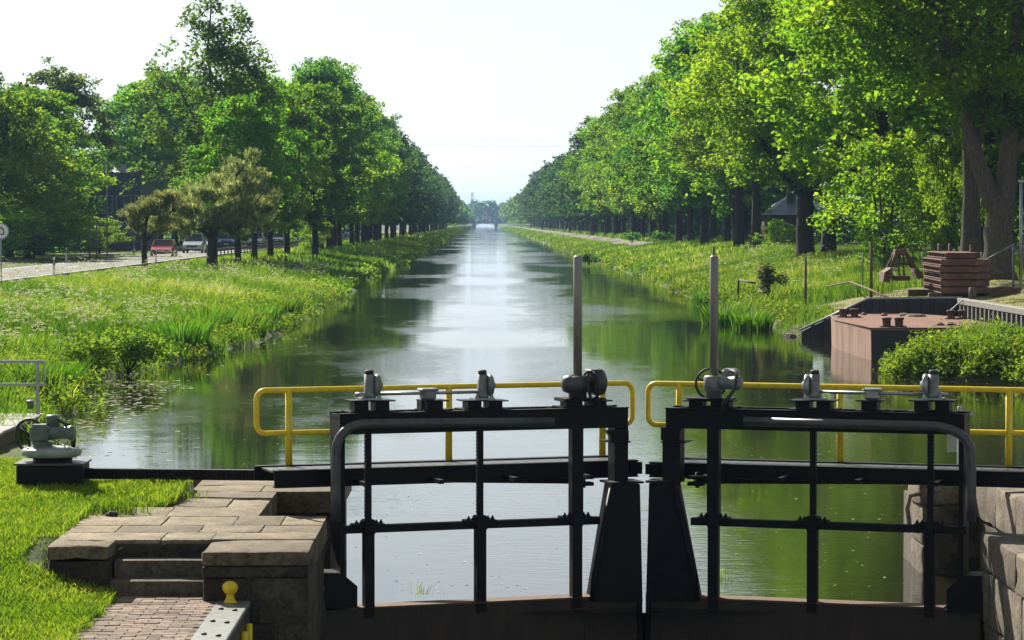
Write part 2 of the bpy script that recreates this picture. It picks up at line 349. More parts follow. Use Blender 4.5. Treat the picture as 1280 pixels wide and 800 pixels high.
def zt(x, y):
    x, y = np.broadcast_arrays(np.asarray(x, float), np.asarray(y, float))
    tl, tr = shore_l(y) - x, x - shore_r(y)
    zl = np.interp(tl, [-3, 0, .5, 2, 5, 9, 13], [-1.6, 0, .22, .42, .80, 1.02, 1.10])
    zr = np.interp(tr, [-3, 0, .5, 2, 5, 8.5, 30], [-1.6, 0, .28, .62, 1.15, 1.75, 2.1])
    near = np.clip((110 - y) / 20, 0, 1)            # by the dock the right bank is flatter
    zr2 = np.interp(tr, [-3, 0, .5, 2.5, 5, 10, 30], [-1.6, 0, .35, .75, 1.15, 1.5, 2.0])
    zr = zr * (1 - near) + zr2 * near
    bumps = .05 * np.sin(x * 1.3 + y * .31) * np.sin(y * .47 - x * .6) + .03 * np.sin(x * 3.1) * np.sin(y * 1.7)
    z = np.where(tl > 0, zl + bumps * np.clip(tl, 0, 1) * np.clip((13 - tl) / 3, 0, 1), np.where(tr > 0, zr + bumps * np.clip(tr, 0, 1), np.maximum(zl, zr)))
    i = INLET; z = np.where((x > i[0]) & (x < i[1]) & (y > i[2]) & (y < i[3]), -1.6, z)
    lz = lawn_z(np.where(x < -4.75, np.minimum(y, 28.6), y))
    edge = np.where(y > 26.95, -3.0, np.where(y > 23.6, -3.72, -3.1))
    lz = np.where(y < 23.6, .53 + (lz - .53) * np.clip((edge - x) / .7, 0, 1), lz)
    nz = np.where(x < edge, lz + .015 * np.sin(x * 4) * np.sin(y * 3.1), np.where(x < -2.1, np.where(y > 23.6, .2, .49), -2.6))
    nz = np.where(x > 5.3, .9, nz)
    return np.where(y < 31, nz, z)
def steps(*segs):
    out = []
    for a, b, s in segs: out += list(np.arange(a, b, s))
    return np.array(out + [segs[-1][1]])
xs = steps((-3000, -400, 400), (-400, -60, 40), (-60, -30, 3), (-30, -6.5, .6), (-6.5, -1.9, .14), (-1.9, 9, 1.2), (9, 22, .35), (22, 60, 3), (60, 400, 40), (400, 3000, 400))
ys = steps((12, 34, .36), (34, 160, 1.4), (160, 400, 4), (400, 2600, 30), (2600, 8000, 500))
gx, gy = np.meshgrid(xs, ys); gz = zt(gx, gy)
co = np.stack([gx, gy, gz], -1).reshape(-1, 3); nx = len(xs)
ii = (np.arange(len(ys) - 1)[:, None] * nx + np.arange(nx - 1)[None]).ravel()
ground = structure(link('ground', npmesh('ground', co, 4, 'ground', None, np.stack([ii, ii + 1, ii + nx + 1, ii + nx], -1), True)))

def sheet(name, mat, x0, x1, ya, yb, z, ny=60, fx=None):
    y = np.linspace(ya, yb, ny); vs = []
    for q in y:
        s = fx(q) if fx else 0
        for k in range(2): X = (x0, x1)[k] + s; vs.append((X, q, z(X, q)))
    fs = [(2 * k, 2 * k + 1, 2 * k + 3, 2 * k + 2) for k in range(ny - 1)]
    m = MB(); m.add(vs, fs); return structure(m.build(name, mat))
RZ = 1.14
road = MB(); road.box(-27.2, -21.2, 60, 2500, .6, RZ); structure(road.build('road', 'asphalt'))
for x0 in (-27.0, -21.5):
    m = MB(); m.add([(x0, 60, RZ + .005), (x0 + .14, 60, RZ + .005), (x0 + .14, 2500, RZ + .005), (x0, 2500, RZ + .005)], [(0, 1, 2, 3)]); structure(m.build('road_edge_line', 'line_paint'))
m = MB()
for k in range(60):
    y = 66 + k * 12.; m.add([(-24.26, y, RZ + .005), (-24.14, y, RZ + .005), (-24.14, y + 4, RZ + .005), (-24.26, y + 4, RZ + .005)], [(0, 1, 2, 3)])
structure(m.build('road_centre_line', 'line_paint'))
m = MB(); m.box(-21.2, -20.95, 60, 1500, .6, 1.22); structure(m.build('kerb', 'concrete'))
m = MB(); m.box(-32.6, -30.6, 120, 900, .6, 1.13); structure(m.build('footpath', 'path_gravel'))
pm = MB(); py_l = list(np.linspace(284, 700, 140)) + list(np.linspace(710, 2300, 80)); vs = []
for q in py_l:
    sh = max(0, (330 - q) / 12.) ** 1.6 * .35
    for k in range(7): X = 15.2 + k * .45 + sh; vs.append((X, q, float(zt(X, q)) + .06))
pm.add(vs, [(7 * i + k, 7 * i + k + 1, 7 * i + k + 8, 7 * i + k + 7) for i in range(len(py_l) - 1) for k in range(6)]); structure(pm.build('path', 'path_gravel', None, True))

m = MB(); m.add([(-40, 26.6, 0), (40, 26.6, 0), (40, 6000, 0), (-40, 6000, 0)], [(0, 1, 2, 3)]); structure(m.build('canal_water', 'canal_water'))
m = MB(); m.add([(-3, 12, -1.5), (6, 12, -1.5), (6, 27, -1.5), (-3, 27, -1.5)], [(0, 1, 2, 3)]); structure(m.build('lock_water', 'canal_water'))

# ------------------------------------------------------------------ stone lock walls
def stone_part(name, mat, parent, x0, x1, y0, y1, z0, z1, c=.025, g=.008, jit=.004):
    ctr = ((x0 + x1) / 2, (y0 + y1) / 2, z0); po = parent.get('wo') or (0, 0, 0)
    dx, dy, dz = x1 - x0 - 2 * g, y1 - y0 - 2 * g, z1 + random.uniform(-.004, .004) - z0 - g
    bm = bmesh.new(); bmesh.ops.create_cube(bm, size=1)
    for v in bm.verts: v.co = Vector((v.co.x * dx, v.co.y * dy, v.co.z * dz))
    bmesh.ops.bevel(bm, geom=list(bm.edges), offset=min(c, dz * .3, dx * .3, dy * .3), segments=2, profile=.6, affect='EDGES')
    bmesh.ops.subdivide_edges(bm, edges=[e for e in bm.edges if e.calc_length() > .16], cuts=3, use_grid_fill=True)
    off = Vector((random.uniform(0, 90), random.uniform(0, 90), random.uniform(0, 90))); bm.normal_update()
    am = min(.012, c * .45)
    for v in bm.verts:
        edgy = sum(1 for q, h in zip(v.co, (dx / 2, dy / 2, dz / 2)) if abs(q) > h - 1.6 * c)
        d = noise.noise(v.co * 3.2 + off) * .7 + noise.noise(v.co * 9 + off) * .5
        v.co += v.normal * (am * d * (1 if edgy > 1 else .35) - (am * 1.6 if edgy > 1 and noise.noise(v.co * 5.5 - off) > .28 else 0))
        v.co.z += dz / 2 + g
    me = bpy.data.meshes.new(name); bm.to_mesh(me); bm.free(); me.materials.append(M[mat]); me.polygons.foreach_set('use_smooth', [True] * len(me.polygons))
    if hasattr(me, 'set_sharp_from_angle'): me.set_sharp_from_angle(angle=R(50))
    o = link(name, me, parent)
    o.location = (ctr[0] - po[0], ctr[1] - po[1], ctr[2] - po[2]); o.rotation_euler = (random.uniform(-.002, .002), random.uniform(-.002, .002), random.uniform(-.002, .002))
    return o
XL, XR = -1.47, 4.64
lw = thing('lock_wall', 'weathered sandstone lock wall with steps and paved top beside the lawn', 'wall', (-2.6, 26.4, 0), world=True)
m = MB()
m.box(-3.7, -2.401, 24.2, 26.94, -2.5, .97); m.box(-3.0, -2.401, 26.94, 30.85, -2.5, .97); m.box(-2.37, XL - .06, 23.36, 26.02, -2.5, .965); m.box(-2.399, -2.16, 26.02, 28.6, -2.5, .965)
m.box(-2.399, XL - .06, 28.6, 30.85, -2.5, .965); m.box(-3.68, -3.2, 23.76, 24.3, -2.5, .7); m.box(-9, XL - .08, 30.9, 31.15, -2.5, .9)
m.build('mortar_core', 'mortar', lw)
def row(y0, y1, cuts):
    for a, b in zip(cuts, cuts[1:]): stone_part('paving_slab', 'sandstone', lw, a, b, y0, y1, .76, PLAT, .008, .004, .003)
stone_part('coping_stone', 'sandstone', lw, -3.74, -3.2, 23.68, 24.16, .86, PLAT, .03, .004)
stone_part('wall_block', 'shade_dark_stone', lw, -3.735, -3.205, 23.69, 24.16, .5, .86, .02, .004)
stone_part('coping_stone', 'sandstone', lw, -2.38, XL, 23.28, 24.16, .86, PLAT, .03, .004)
stone_part('wall_block', 'shade_dark_stone', lw, -2.375, XL - .01, 23.295, 24.16, .76, .86, .012, .003)  # dark course under the coping lip, its shade put into the colour
row(24.16, 24.72, [-3.74, -2.82, -2.38, XL]); row(24.72, 25.3, [-3.74, -3.3, -2.55, -2.0, XL]); row(25.3, 26.08, [-3.74, -2.95, -2.3, -1.86, XL])
row(26.08, 26.95, [-3.74, -3.0, -2.12]); row(26.95, 27.75, [-3.02, -2.5, -2.12]); row(27.75, 28.5, [-3.02, -2.12])
row(28.5, 29.15, [-3.02, -2.3, XL]); row(29.15, 29.9, [-3.02, -2.0, XL]); row(29.9, 30.9, [-3.0, -2.2, XL])
for z0, z1, cuts in ((.36, .76, [-2.38, -1.98, XL]), (-.1, .36, [-2.38, -1.75, XL]), (-.6, -.1, [-2.38, -2.0, XL]), (-1.2, -.6, [-2.38, XL])):
    for a, b in zip(cuts, cuts[1:]): stone_part('wall_block', 'shade_dark_stone', lw, a, b, 23.32, 23.75, z0, z1, .03)
    for a, b in ((23.75, 24.9), (24.9, 26.08)): stone_part('wall_block', 'shade_dark_stone', lw, -1.85, XL - .012, a, b, z0, z1, .03)
    stone_part('wall_block', 'shade_dark_stone', lw, -2.4, -2.12, 26.08, 27.4, z0, z1, .03); stone_part('wall_block', 'shade_dark_stone', lw, -2.4, -2.12, 27.4, 28.56, z0, z1, .03)
    stone_part('wall_block', 'shade_dark_stone', lw, -2.12, XL, 28.56, 29.1, z0, z1, .03)
stone_part('wall_block', 'shade_dark_stone', lw, -3.72, -3.22, 23.72, 24.1, .2, .62, .03)
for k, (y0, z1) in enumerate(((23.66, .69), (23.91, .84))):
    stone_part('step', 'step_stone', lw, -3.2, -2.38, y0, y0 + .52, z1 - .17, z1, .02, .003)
stone_part('step_riser', 'shade_dark_stone', lw, -3.2, -2.38, 24.13, 24.18, .80, .955, .006, .003)  # riser strip with its shade put into the stone colour
for y0, y1 in ((21.0, 22.1), (22.1, 23.3), (19.5, 21.0)):
    for z0, z1 in ((.1, .52), (-.4, .1), (-1.2, -.4)): stone_part('wall_block', 'shade_dark_stone', lw, -2.5, -2.02, y0, y1, z0, z1, .03)

rw = thing('lock_wall', 'pale weathered stone lock wall of grooved blocks behind the right gate leaf', 'wall', (5.2, 26, 0), world=True)
m = MB(); m.box(XR + .06, 8, 18, 25.95, -2.5, .7); m.box(5.3, 8, 25.9, 29.6, -2.5, .7); m.box(XR + .06, 8, 29.55, 31.0, -2.5, .75); m.build('mortar_core', 'mortar', rw)
for (a, b) in ((19.5, 21.3), (21.3, 22.9), (22.9, 24.2), (24.2, 25.9)):
    stone_part('coping_stone', 'pale_stone', rw, XR, 5.35, a, b, .50, .86, .03, .005); stone_part('coping_stone', 'pale_stone', rw, 5.35, 6.6, a, b, .50, .86, .03, .005)
for z0, z1, ofs in ((.0, .50, 0), (-.5, .0, .6), (-1.1, -.5, .2)):
    yy = 19.2 + ofs
    while yy < 25.8:
        y2 = min(yy + random.uniform(.8, 1.15), 25.93); stone_part('wall_block', 'pale_stone', rw, XR + random.uniform(0, .025), 5.2, yy, y2, z0, z1, .025, .008); yy = y2
for (a, b) in ((25.9, 27.2), (27.2, 28.3), (28.3, 29.5)): stone_part('coping_stone', 'pale_stone', rw, 5.22, 6.8, a, b, .62, 1.05, .03, .005)
for z0, z1 in ((.1, .62), (-.4, .1), (-1.0, -.4)):
    for (a, b) in ((25.95, 27.7), (27.7, 29.5)): stone_part('wall_block', 'shade_dark_stone', rw, 5.25, 5.8, a, b, z0, z1, .04)
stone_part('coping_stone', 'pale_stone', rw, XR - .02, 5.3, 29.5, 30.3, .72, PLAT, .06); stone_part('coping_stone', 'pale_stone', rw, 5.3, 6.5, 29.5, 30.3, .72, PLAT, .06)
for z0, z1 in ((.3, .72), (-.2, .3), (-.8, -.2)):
    stone_part('wall_block', 'pale_stone', rw, XR + .02, XR + .24, 29.52, 30.3, z0, z1, .04); stone_part('wall_block', 'shade_dark_stone', rw, XR + .24, 5.35, 29.54, 30.3, z0, z1, .04)
m = MB(); m.tube([(XR + .02, 29.52, .86), (XR - .1, 29.5, .84), (XR - .13, 29.5, .7), (XR - .1, 29.5, .5), (XR, 29.5, .45)], .025, 7); m.build('mooring_bracket', 'pale_stone', rw, True)

# brick path at the foot of the steps
bp = thing('brick_path', 'worn brick path at the foot of the stone steps', 'path', (-2.65, 22, .5), world=True)
bm = MB(); bm.cbox(-.0985, .0985, -.0485, .0485, 0, .06, .004); bmesh_ = bm.mesh('brick', 'brick_paver')
m = MB(); m.box(-3.14, -2.05, 19.6, 23.64, .40, .557); m.build('bedding', 'mortar', bp)
n = 0
for r_ in range(30):
    y = 23.585 - r_ * .101
    for c_ in range(6):
        x = -3.09 + .1 + c_ * .202 - (.1 if r_ % 2 else 0)
        if x > -2.28 or x < -3.14: continue
        o = link('brick', bmesh_, bp); o.location = (x + 2.65, y - 22, .003 + random.uniform(-.003, .004)); o.rotation_euler = (random.uniform(-.01, .01), random.uniform(-.012, .012), random.uniform(-.012, .012)); n += 1

# steel capped lock edge with the yellow bollard
ec = thing('steel_edge_cap', 'grey steel cap beam with bolts along the chamber edge below the steps', 'edge cap', (-2.1, 22, .5), world=True)
m = MB(); m.cbox(-2.24, -1.96, 19.6, 23.27, .53, .575, .008); m.build('cap_plate', 'grey_paint', ec)
m = MB(); m.box(-1.99, -1.962, 19.6, 23.24, .1, .53); m.build('side_plate', 'dark_paint', ec)
for k in range(5):
    for x in (-2.16, -2.04):
        m = MB(); m.lathe((x, 22.75 - k * .7 - (.08 if x > -2.1 else 0), .575), (0, 0, 1), [(0, .022), (.012, .022), (.016, .012)], 8); m.build('bolt', 'rubber', ec, True)
for k in range(2):
    m = MB(); m.cyl((-1.93, 22.72 - k * .45, -1.2), (-1.93, 22.72 - k * .45, .46), .03, n=8); m.build('ladder_rail', 'yellow_paint', ec, True)
for k in range(5):
    m = MB(); m.cyl((-1.93, 22.72, .3 - k * .28), (-1.93, 22.27, .3 - k * .28), .018, n=6); m.build('ladder_rung', 'yellow_paint', ec, True)
tag(MB().lathe((-2.12, 23.14, .575), (0, 0, 1), [(0, .055), (.012, .058), (.02, .045), (.05, .033), (.075, .034), (.095, .055), (.125, .068), (.155, .062), (.178, .035), (.185, .004)], 20).build('mooring_bollard', 'yellow_paint', None, True),
    'small yellow mushroom bollard on the grey steel edge cap', 'bollard')
# a scrap of dark stone lying on the paving
m = MB(); c = at_z(140, 645, PLAT); m.lathe(c, (.05, 0, 1), [(0, .055), (.02, .06), (.04, .04), (.05, .01)], 7); tag(m.build('loose_stone', 'shade_dark_stone', None), 'small dark stone lying loose on the paved platform', 'stone')

# ------------------------------------------------------------------ lock gates
def gate(side):
    left = side == 'left'
    heel, mit = ((-1.44, 26.0), (1.545, 27.0)) if left else ((4.60, 26.0), (1.575, 27.0))
    e = Vector((mit[0] - heel[0], mit[1] - heel[1], 0)); L = e.length; e.normalize()
    nrm = Vector((-e.y, e.x, 0)) if left else Vector((e.y, -e.x, 0))        # points upstream
    sy = 1 if left else -1
    t = thing('lock_gate', 'left black steel lock gate leaf with yellow handrail and winding gear' if left else 'right black steel lock gate leaf with yellow handrail and pale motor drive', 'lock gate',
              (heel[0], heel[1], 0), math.atan2(e.y, e.x), 'mitre gate leaves')
    hv = Vector((heel[0], heel[1], 0))
    def gp(px, py, v=0.):
        r = ray(px, py); o = Vector((0, 0, H)) - hv - nrm * v
        k = -o.dot(nrm) / r.dot(nrm); p = o + r * k
        return p.dot(e), p.z
    U = lambda px, v=0., py=600: gp(px, py, v)[0]
    Z = lambda px, py, v=0.: gp(px, py, v)[1]
    def B(): b = MB(); b.T = (lambda p: Vector((p.x, p.y * sy, p.z))); return b
    fl = (lambda a: a) if left else (lambda a: a)
    zb0 = Z(600 if left else 1000, 539); zb1 = Z(600 if left else 1000, 514.5)      # top beam
    zp = Z(600 if left else 1000, 753)                                             # top of the plate
    # skin plate and its rusty upper edge
    B().box(-.06, L - .012, .02, .22, -2.2, zp - .012).build('skin_plate', 'plate_steel', t)
    B().box(.28, L - .02, .0, .24, zp - .012, zp + .006).build('plate_flange', 'rust_edge', t)
    for q in (.9, 1.75, 2.55): B().box(q, q + .012, .012, .02, -2.2, zp - .02).build('plate_seam', 'plate_steel', t)
    B().box(L - .05, L - .004, -.01, .26, -2.2, zp + .03).build('mitre_seal', 'black_steel', t)
    # heel post and corner bracket
    a0 = U(425) if left else U(1205)
    B().box(a0 + .003, a0 + .05, .004, .356, zp, zb0).build('heel_post', 'black_steel', t)
    q = [(399, 716), (426, 716), (445, 732), (445, 759), (399, 759)] if left else [(1237, 719), (1204, 719), (1184, 737), (1184, 765), (1237, 765)]
    B().prism([gp(*k) for k in q], lambda a, b, c: (a, c, b), -.05, .3).build('corner_bracket', 'black_steel', t)
    # top beam: an open trough of steel sections
    b0, b1 = (U(425), U(785)) if left else (U(1205), U(832)); dv = .36
    b = B(); b.box(b0, b1, 0, .016, zb0, zb1); b.box(b0, b1, dv - .016, dv, zb0, zb1); b.box(b0, b1, .016, dv - .016, zb0, zb0 + .02)
    b.box(b0, b1, .016, dv - .016, zb1 - .05, zb1 - .035); b.box(b0, b0 + .015, .016, dv - .016, zb0 + .02, zb1); b.box(b1 - .015, b1, .016, dv - .016, zb0 + .02, zb1)
    b.box(b0 - .004, b1 + .004, -.02, .05, zb1, zb1 + .012); b.box(b0 - .004, b1 + .004, dv - .05, dv + .01, zb1, zb1 + .012)
    tb = b.build('top_beam', 'black_steel', t)
    for k in range(6):
        u = b0 + .25 + k * (b1 - b0 - .5) / 5; B().box(u - .006, u + .006, .05, dv - .05, zb1 - .035, zb1 + .006).build('stiffener', 'black_steel', tb)
    # conduit pipe in front of the beam, bent down beside the heel post
    pts = [(692, 527.5), (560, 528.5), (455, 530)] if left else [(930, 526.5), (1060, 530), (1165, 532.5)]
    P = [gp(x, y, -.06) for x, y in pts]
    xe = 420 if left else 1214; ye = 530 if left else 535
    for k in range(1, 7):
        a = k / 6 * math.pi / 2; cx = pts[-1][0] + math.sin(a) * (xe - pts[-1][0]); cy_ = pts[-1][1] + (1 - math.cos(a)) * 34; P.append(gp(cx, cy_, -.06))
    P += [gp(xe, 620, -.06), gp(xe, 652, -.06)]
    B().tube([(u, -.06, z) for u, z in P], .047, 12).build('conduit_pipe', 'dark_paint', t, True)
    # mid rail
    r0, r1 = ((427, 660), (752, 654.5)) if left else ((1207, 664), (862, 652.5))
    (ua, za), (ub, zb) = gp(*r0), gp(*r1); zr = (za + zb) / 2
    B().box(min(ua, ub), max(ua, ub), .04, .13, zr - .036, zr + .036).build('mid_rail', 'black_steel', t)
    # paddle rods
    for (px, thick) in (((462, 0), (602, 0), (722, 1)) if left else ((1162, 0), (1015, 0), (891, 1))):
        u = U(px); zc = zr
        rd = thing_part('paddle_rod', t); wl_ = .048
        if thick:
            B().box(u - .058, u + .058, -.005, .10, zc, zb0).build('rod_upper', 'black_steel', rd); B().box(u - .05, u + .05, .0, .095, zp - .1, zc).build('rod_lower', 'black_steel', rd)
        else:
            B().box(u - .028, u + .026, .02, .075, zc, zb1).build('rod_upper', 'black_steel', rd); B().box(u - wl_, u + wl_, .0, .095, zp - .1, zc - .02).build('rod_lower', 'black_steel', rd)
            b = B()
            z = zc + .12
            while z < zb0 - .02: b.box(u - .036, u - .028, .025, .07, z, z + .016); z += .034
            b.build('rack_teeth', 'black_steel', rd)
        B().cbox(u - .058, u + .058, -.02, .12, zc - .05, zc + .095, .015).build('collar', 'black_steel', rd)
        B().box(u - .15, u + .15, -.012, .15, zc + .024, zc + .052).build('clamp_plate', 'black_steel', rd)
        for s_ in (-.12, -.075, .075, .12): B().lathe((u + s_, .03, zc + .05), (0, 0, 1), [(0, .018), (.022, .018), (.024, .009), (.04, .009)], 6).build('bolt', 'black_steel', rd)
    # stands on the beam
    def stand(px, wpx, hi=499.5):
        u = U(px, .18); hw = wpx / 133. / 2; z1 = Z(px, hi, .18); z0 = zb1 + .012
        b = B(); b.box(u - hw, u + hw, .09, .27, z0, z1 - .012); b.box(u - hw - .05, u + hw + .05, .05, .31, z1 - .012, z1); b.box(u - hw - .06, u + hw + .06, .03, .33, z0 - .002, z0 + .010)
        b.build('stand', 'black_steel', t); return u, z1
    def screw(px):
        for d in (-13, 13): stand(px + d, 18)
        u = U(px, .18); z0 = Z(px, 500, .18); z1 = Z(px, 463, .18); g = thing_part('rack_housing', t)
        B().box(u - .10, u + .10, .09, .27, z0, z0 + .022).build('base_plate', 'galv', g)
        B().lathe((u, .18, z0 + .022), (0, 0, 1), [(0, .062), (.03, .062), (.05, .052), (z1 - z0 - .06, .05)], 14).build('sleeve', 'grey_paint', g, True)
        B().lathe((u, .18, z1 - .045), (0, 0, 1), [(0, .042), (.045, .042), (.05, .03)], 12).build('cap', 'rubber', g, True)
        s_ = 1; B().lathe((u + .045, .18, z0 + .14), (s_, 0, 0), [(0, .10), (.03, .11), (.045, .105), (.05, .05), (.08, .03)], 16).build('gear_cover', 'grey_paint' if left else 'galv', g, True)
        for q in (-.075, .075): B().lathe((u + q, .12, z0 + .02), (0, 0, 1), [(0, .02), (.02, .02), (.022, .01), (.035, .01)], 6).build('bolt', 'galv', g)
        return u, z0
    s1, s2, gx_ = (462, 603, 535) if left else (1166, 1018, 1090)
    u1, z1 = screw(s1); u2, _ = screw(s2)
    ug, zg = stand(gx_ + (6 if left else -2), 20)
    ug = U(gx_, .18)
    g = thing_part('gear_box', t)
    B().cbox(ug - .065, ug + .065, .10, .26, zg, zg + .105, .02).build('housing', 'grey_paint' if left else 'galv', g)
    B().cbox(ug - .085, ug + .085, .09, .27, zg + .085, zg + .11, .01).build('lid', 'grey_paint' if left else 'galv', g)
    if left: B().box(ug - .09, ug - .055, .1, .25, zb1, zg).build('leg', 'black_steel', g)
    B().cyl((min(u1, u2), .18, z1 + .055), (max(u1, u2), .18, z1 + .055), .016, n=8).build('cross_shaft', 'galv', t, True)
    B().lathe((u1 + (-.14), .18, z1 + .055), (1, 0, 0), [(0, .02), (.1, .02)], 8).build('shaft_end', 'galv', t, True)
    # motor drive with hand wheel and tall spindle guard
    if left:
        stand(714, 22); stand(744, 22); px = 722
    else:
        stand(872, 18); stand(902, 24); px = 892
    u = U(px, .18); z0 = Z(px, 499, .18)
    B().box(u - .19, u + .24, .03, .33, z0, z0 + .015).build('drive_base', 'black_steel', t)
    dr = thing_part('motor_drive', t); mb = 'dark_paint' if left else 'grey_paint'
    ux = u if not left else u + .0
    if left:
        B().lathe((u, .18, z0 + .015), (0, 0, 1), [(0, .09), (.05, .09), (.06, .11), (.10, .135), (.19, .14), (.215, .11), (.22, .05)], 18).build('gear_drum', mb, dr, True)
        B().lathe((u - .17, .16, z0 + .15), (1, 0, 0), [(0, .03), (.02, .075), (.08, .095), (.17, .1)], 16).build('limit_housing', mb, dr, True)
        B().lathe((u + .10, .18, z0 + .16), (1, 0, 0), [(0, .08), (.06, .12), (.11, .135), (.16, .12), (.19, .06)], 18).build('motor', mb, dr, True)
        B().cbox(u + .10, u + .24, .1, .26, z0 + .26, z0 + .29, .01).build('terminal_box', mb, dr)
        hw = B(); c = (u + .10, .10, z0 + .13); hw.ring(c, (1, .25, 0), .145, .013)
        for k in range(3):
            a = k * 2.1 + .4; hw.cyl(c, (c[0] - math.cos(a) * .03, c[1] + math.cos(a) * .14, c[2] + math.sin(a) * .14), .011, n=6)
        hw.build('hand_wheel', 'rubber', dr, True)
        B().tube([(u + .17, .12, z0 + .26), (u + .05, .02, z0 + .28), (u + .04, .0, z0 + .10), (u + .08, -.02, zb1 + .02)], .013, 6).build('cable', 'rubber', dr, True)
        B().tube([(u + .15, .10, z0 + .22), (u + .12, .0, z0 + .1), (u + .16, -.02, zb1 + .0)], .013, 6).build('cable', 'rubber', dr, True)
    else:
        B().lathe((u, .18, z0 + .015), (0, 0, 1), [(0, .075), (.06, .075), (.065, .085), (.075, .1), (.20, .1), (.215, .085), (.22, .03)], 18).build('gear_drum', mb, dr, True)
        B().lathe((u - .08, .14, z0 + .165), (-1, -.25, 0), [(0, .06), (.05, .062), (.14, .066), (.145, .075), (.19, .072), (.215, .055), (.22, .03)], 16).build('motor', mb, dr, True)
        B().cbox(u - .23, u - .08, .14, .30, z0 + .20, z0 + .30, .025).build('terminal_box', mb, dr)
        hw = B(); c = (u + .06, .30, z0 + .145); hw.ring(c, (.25, 1, 0), .145, .013)
        for k in range(3):
            a = k * 2.1 + .4; hw.cyl(c, (c[0] + math.cos(a) * .14, c[1] - math.cos(a) * .03, c[2] + math.sin(a) * .14), .011, n=6)
        hw.build('hand_wheel', 'rubber', dr, True)
        for q in (0, .03): B().tube([(u - .16 - q, .15, z0 + .29), (u - .26, .05, z0 + .27), (u - .26, -.02, z0 + .12), (u - .17 + q, -.03, z0 - .02), (u - .15 + q, -.02, zb1 - .02)], .013, 6).build('cable', 'rubber', dr, True)
    zt_ = Z(px, 319, .18)
    pole = B().lathe((u, .18, z0 + .2), (0, 0, 1), [(0, .043), (zt_ - z0 - .22, .043), (zt_ - z0 - .205, .03)], 12).build('spindle_guard', 'galv_pole', t, True)
    # mitre post: bracket, column and the tapered box below it
    cpx = (771, 788) if left else (848, 826)
    c0, c1 = U(cpx[0]), U(cpx[1]); zc0 = Z(cpx[0], 604)
    B().box(c0, c1, .06, .24, zc0, zb0 + .0).build('mitre_column', 'black_steel', t)
    q = [(757, 538), (786, 538), (786, 553), (768, 553)] if left else [(852, 534), (826, 534), (826, 550), (848, 550)]
    br = B().prism([gp(*k) for k in q], lambda a, b, c: (a, c, b), .0, .055).build('bracket', 'black_steel', t)
    zz = Z(770 if left else 840, 552); B().box(c0 - .07, c1 + .0, -.02, .3, zz - .012, zz).build('bracket_foot', 'black_steel', br)
    q = [(765, 605), (799, 605), (804, 752), (741, 752)] if left else [(844, 604), (812, 604), (808, 752), (872, 752)]
    poly = [gp(*k) for k in q]
    poly = [(min(a, L - .006), b) for a, b in poly]
    B().prism(poly, lambda a, b, c: (a, c, b), -.02, .2).build('tapered_post', 'black_steel', t)
    (ua, za) = poly[0]; B().box(ua - .03, min(L + .0, poly[1][0] + .03), -.05, .26, za, za + .02).build('post_cap', 'black_steel', t)
    q = [(763, 610), (741, 720), (739, 750)] if left else [(846, 610), (870, 720), (872, 750)]
    B().tube([(gp(*k)[0], -.045, gp(*k)[1]) for k in q], .034, 8).build('edge_pipe', 'black_steel', t, True)
    # walkway on the upstream side, with its two edge beams and deck
    v0, v1 = .42, 1.02
    f0 = (343 if left else 1300); f1 = 797 if left else 812
    u0, u1_ = U(f0, v0, 590), U(f1, v0, 590)
    zf1 = Z(600 if left else 1010, 580.5 if left else 582.5, v0); zf0 = Z(600 if left else 1010, 602, v0)
    b = B(); b.box(u0, u1_, v0, v0 + .012, zf0, zf1); b.box(u0, u1_, v0 - .03, v0 + .07, zf1 - .012, zf1); b.box(u0, u1_, v0 - .03, v0 + .07, zf0, zf0 + .012)
    wk = b.build('walkway_beam', 'black_steel', t)
    g0 = U(318, v1, 590) if left else U(1300, v1, 590)
    b = B(); b.box(g0, u1_ - .02, v1, v1 + .012, zf0 + .02, zf1); b.box(g0, u1_ - .02, v1 - .07, v1 + .03, zf1 - .012, zf1); b.build('walkway_beam', 'black_steel', t)
    b = B(); nb = int((u1_ - u0) / .12)
    for k in range(nb): u = u0 + .06 + k * .12; b.box(u - .057, u + .057, v0 + .075, v1 - .075, zf1 - .032, zf1 - .014)
    b.build('walkway_deck', 'dark_paint', t)
    for k in range(4):
        u = .35 + k * .75; B().box(u, u + .05, .1, v1, zf0 + .02, zf0 + .06).build('walkway_bearer', 'black_steel', t)
    B().box(u1_ - .09, u1_ + .03, v0 - .05, v0 + .02, zf0 + .03, zf1 - .02).build('end_stop', 'black_steel', t)
    # yellow handrail
    vr = v1 - .02; hr = thing_part('handrail', t)
    zr1 = Z(600 if left else 1000, 482.5, vr); zr0 = Z(600 if left else 1000, 535, vr)
    e1 = U(790.5 if left else 810, vr, 500); e0 = U(320.5 if left else 1330, vr, 500); rr = .09
    def corner(cx, cz, a0_, sgn): return [(cx + sgn * rr * math.cos(a), vr, cz + rr * math.sin(a)) for a in [a0_ + k / 5 * math.pi / 2 for k in range(6)]]
    loop = [(e0 + rr + .05, vr, zr0)]
    path = corner(e1 - rr, zr1 - rr, 0, 1)[::-1] + corner(e1 - rr, zr0 + rr, -math.pi / 2, 1)[::-1] + corner(e0 + rr, zr0 + rr, -math.pi / 2, -1) + corner(e0 + rr, zr1 - rr, 0, -1)
    B().tube(path, .027, 10, closed=True).build('rail', 'yellow_paint', hr, True)
    for ppx in ((361, 561, 753) if left else (849, 1050, 1261)):
        u = U(ppx, vr, 560); B().cyl((u, vr, zf1 - .1), (u, vr, zr1 + .002), .034, n=10).build('post', 'yellow_paint', hr, True)
    # strut lugs below the walkway
    lp = gp(733 if left else 868, 603, .3); B().cbox(lp[0] - .10, lp[0] + .06, .24, .36, lp[1] - .03, lp[1] + .005, .006).build('strut_lug', 'black_steel', t)
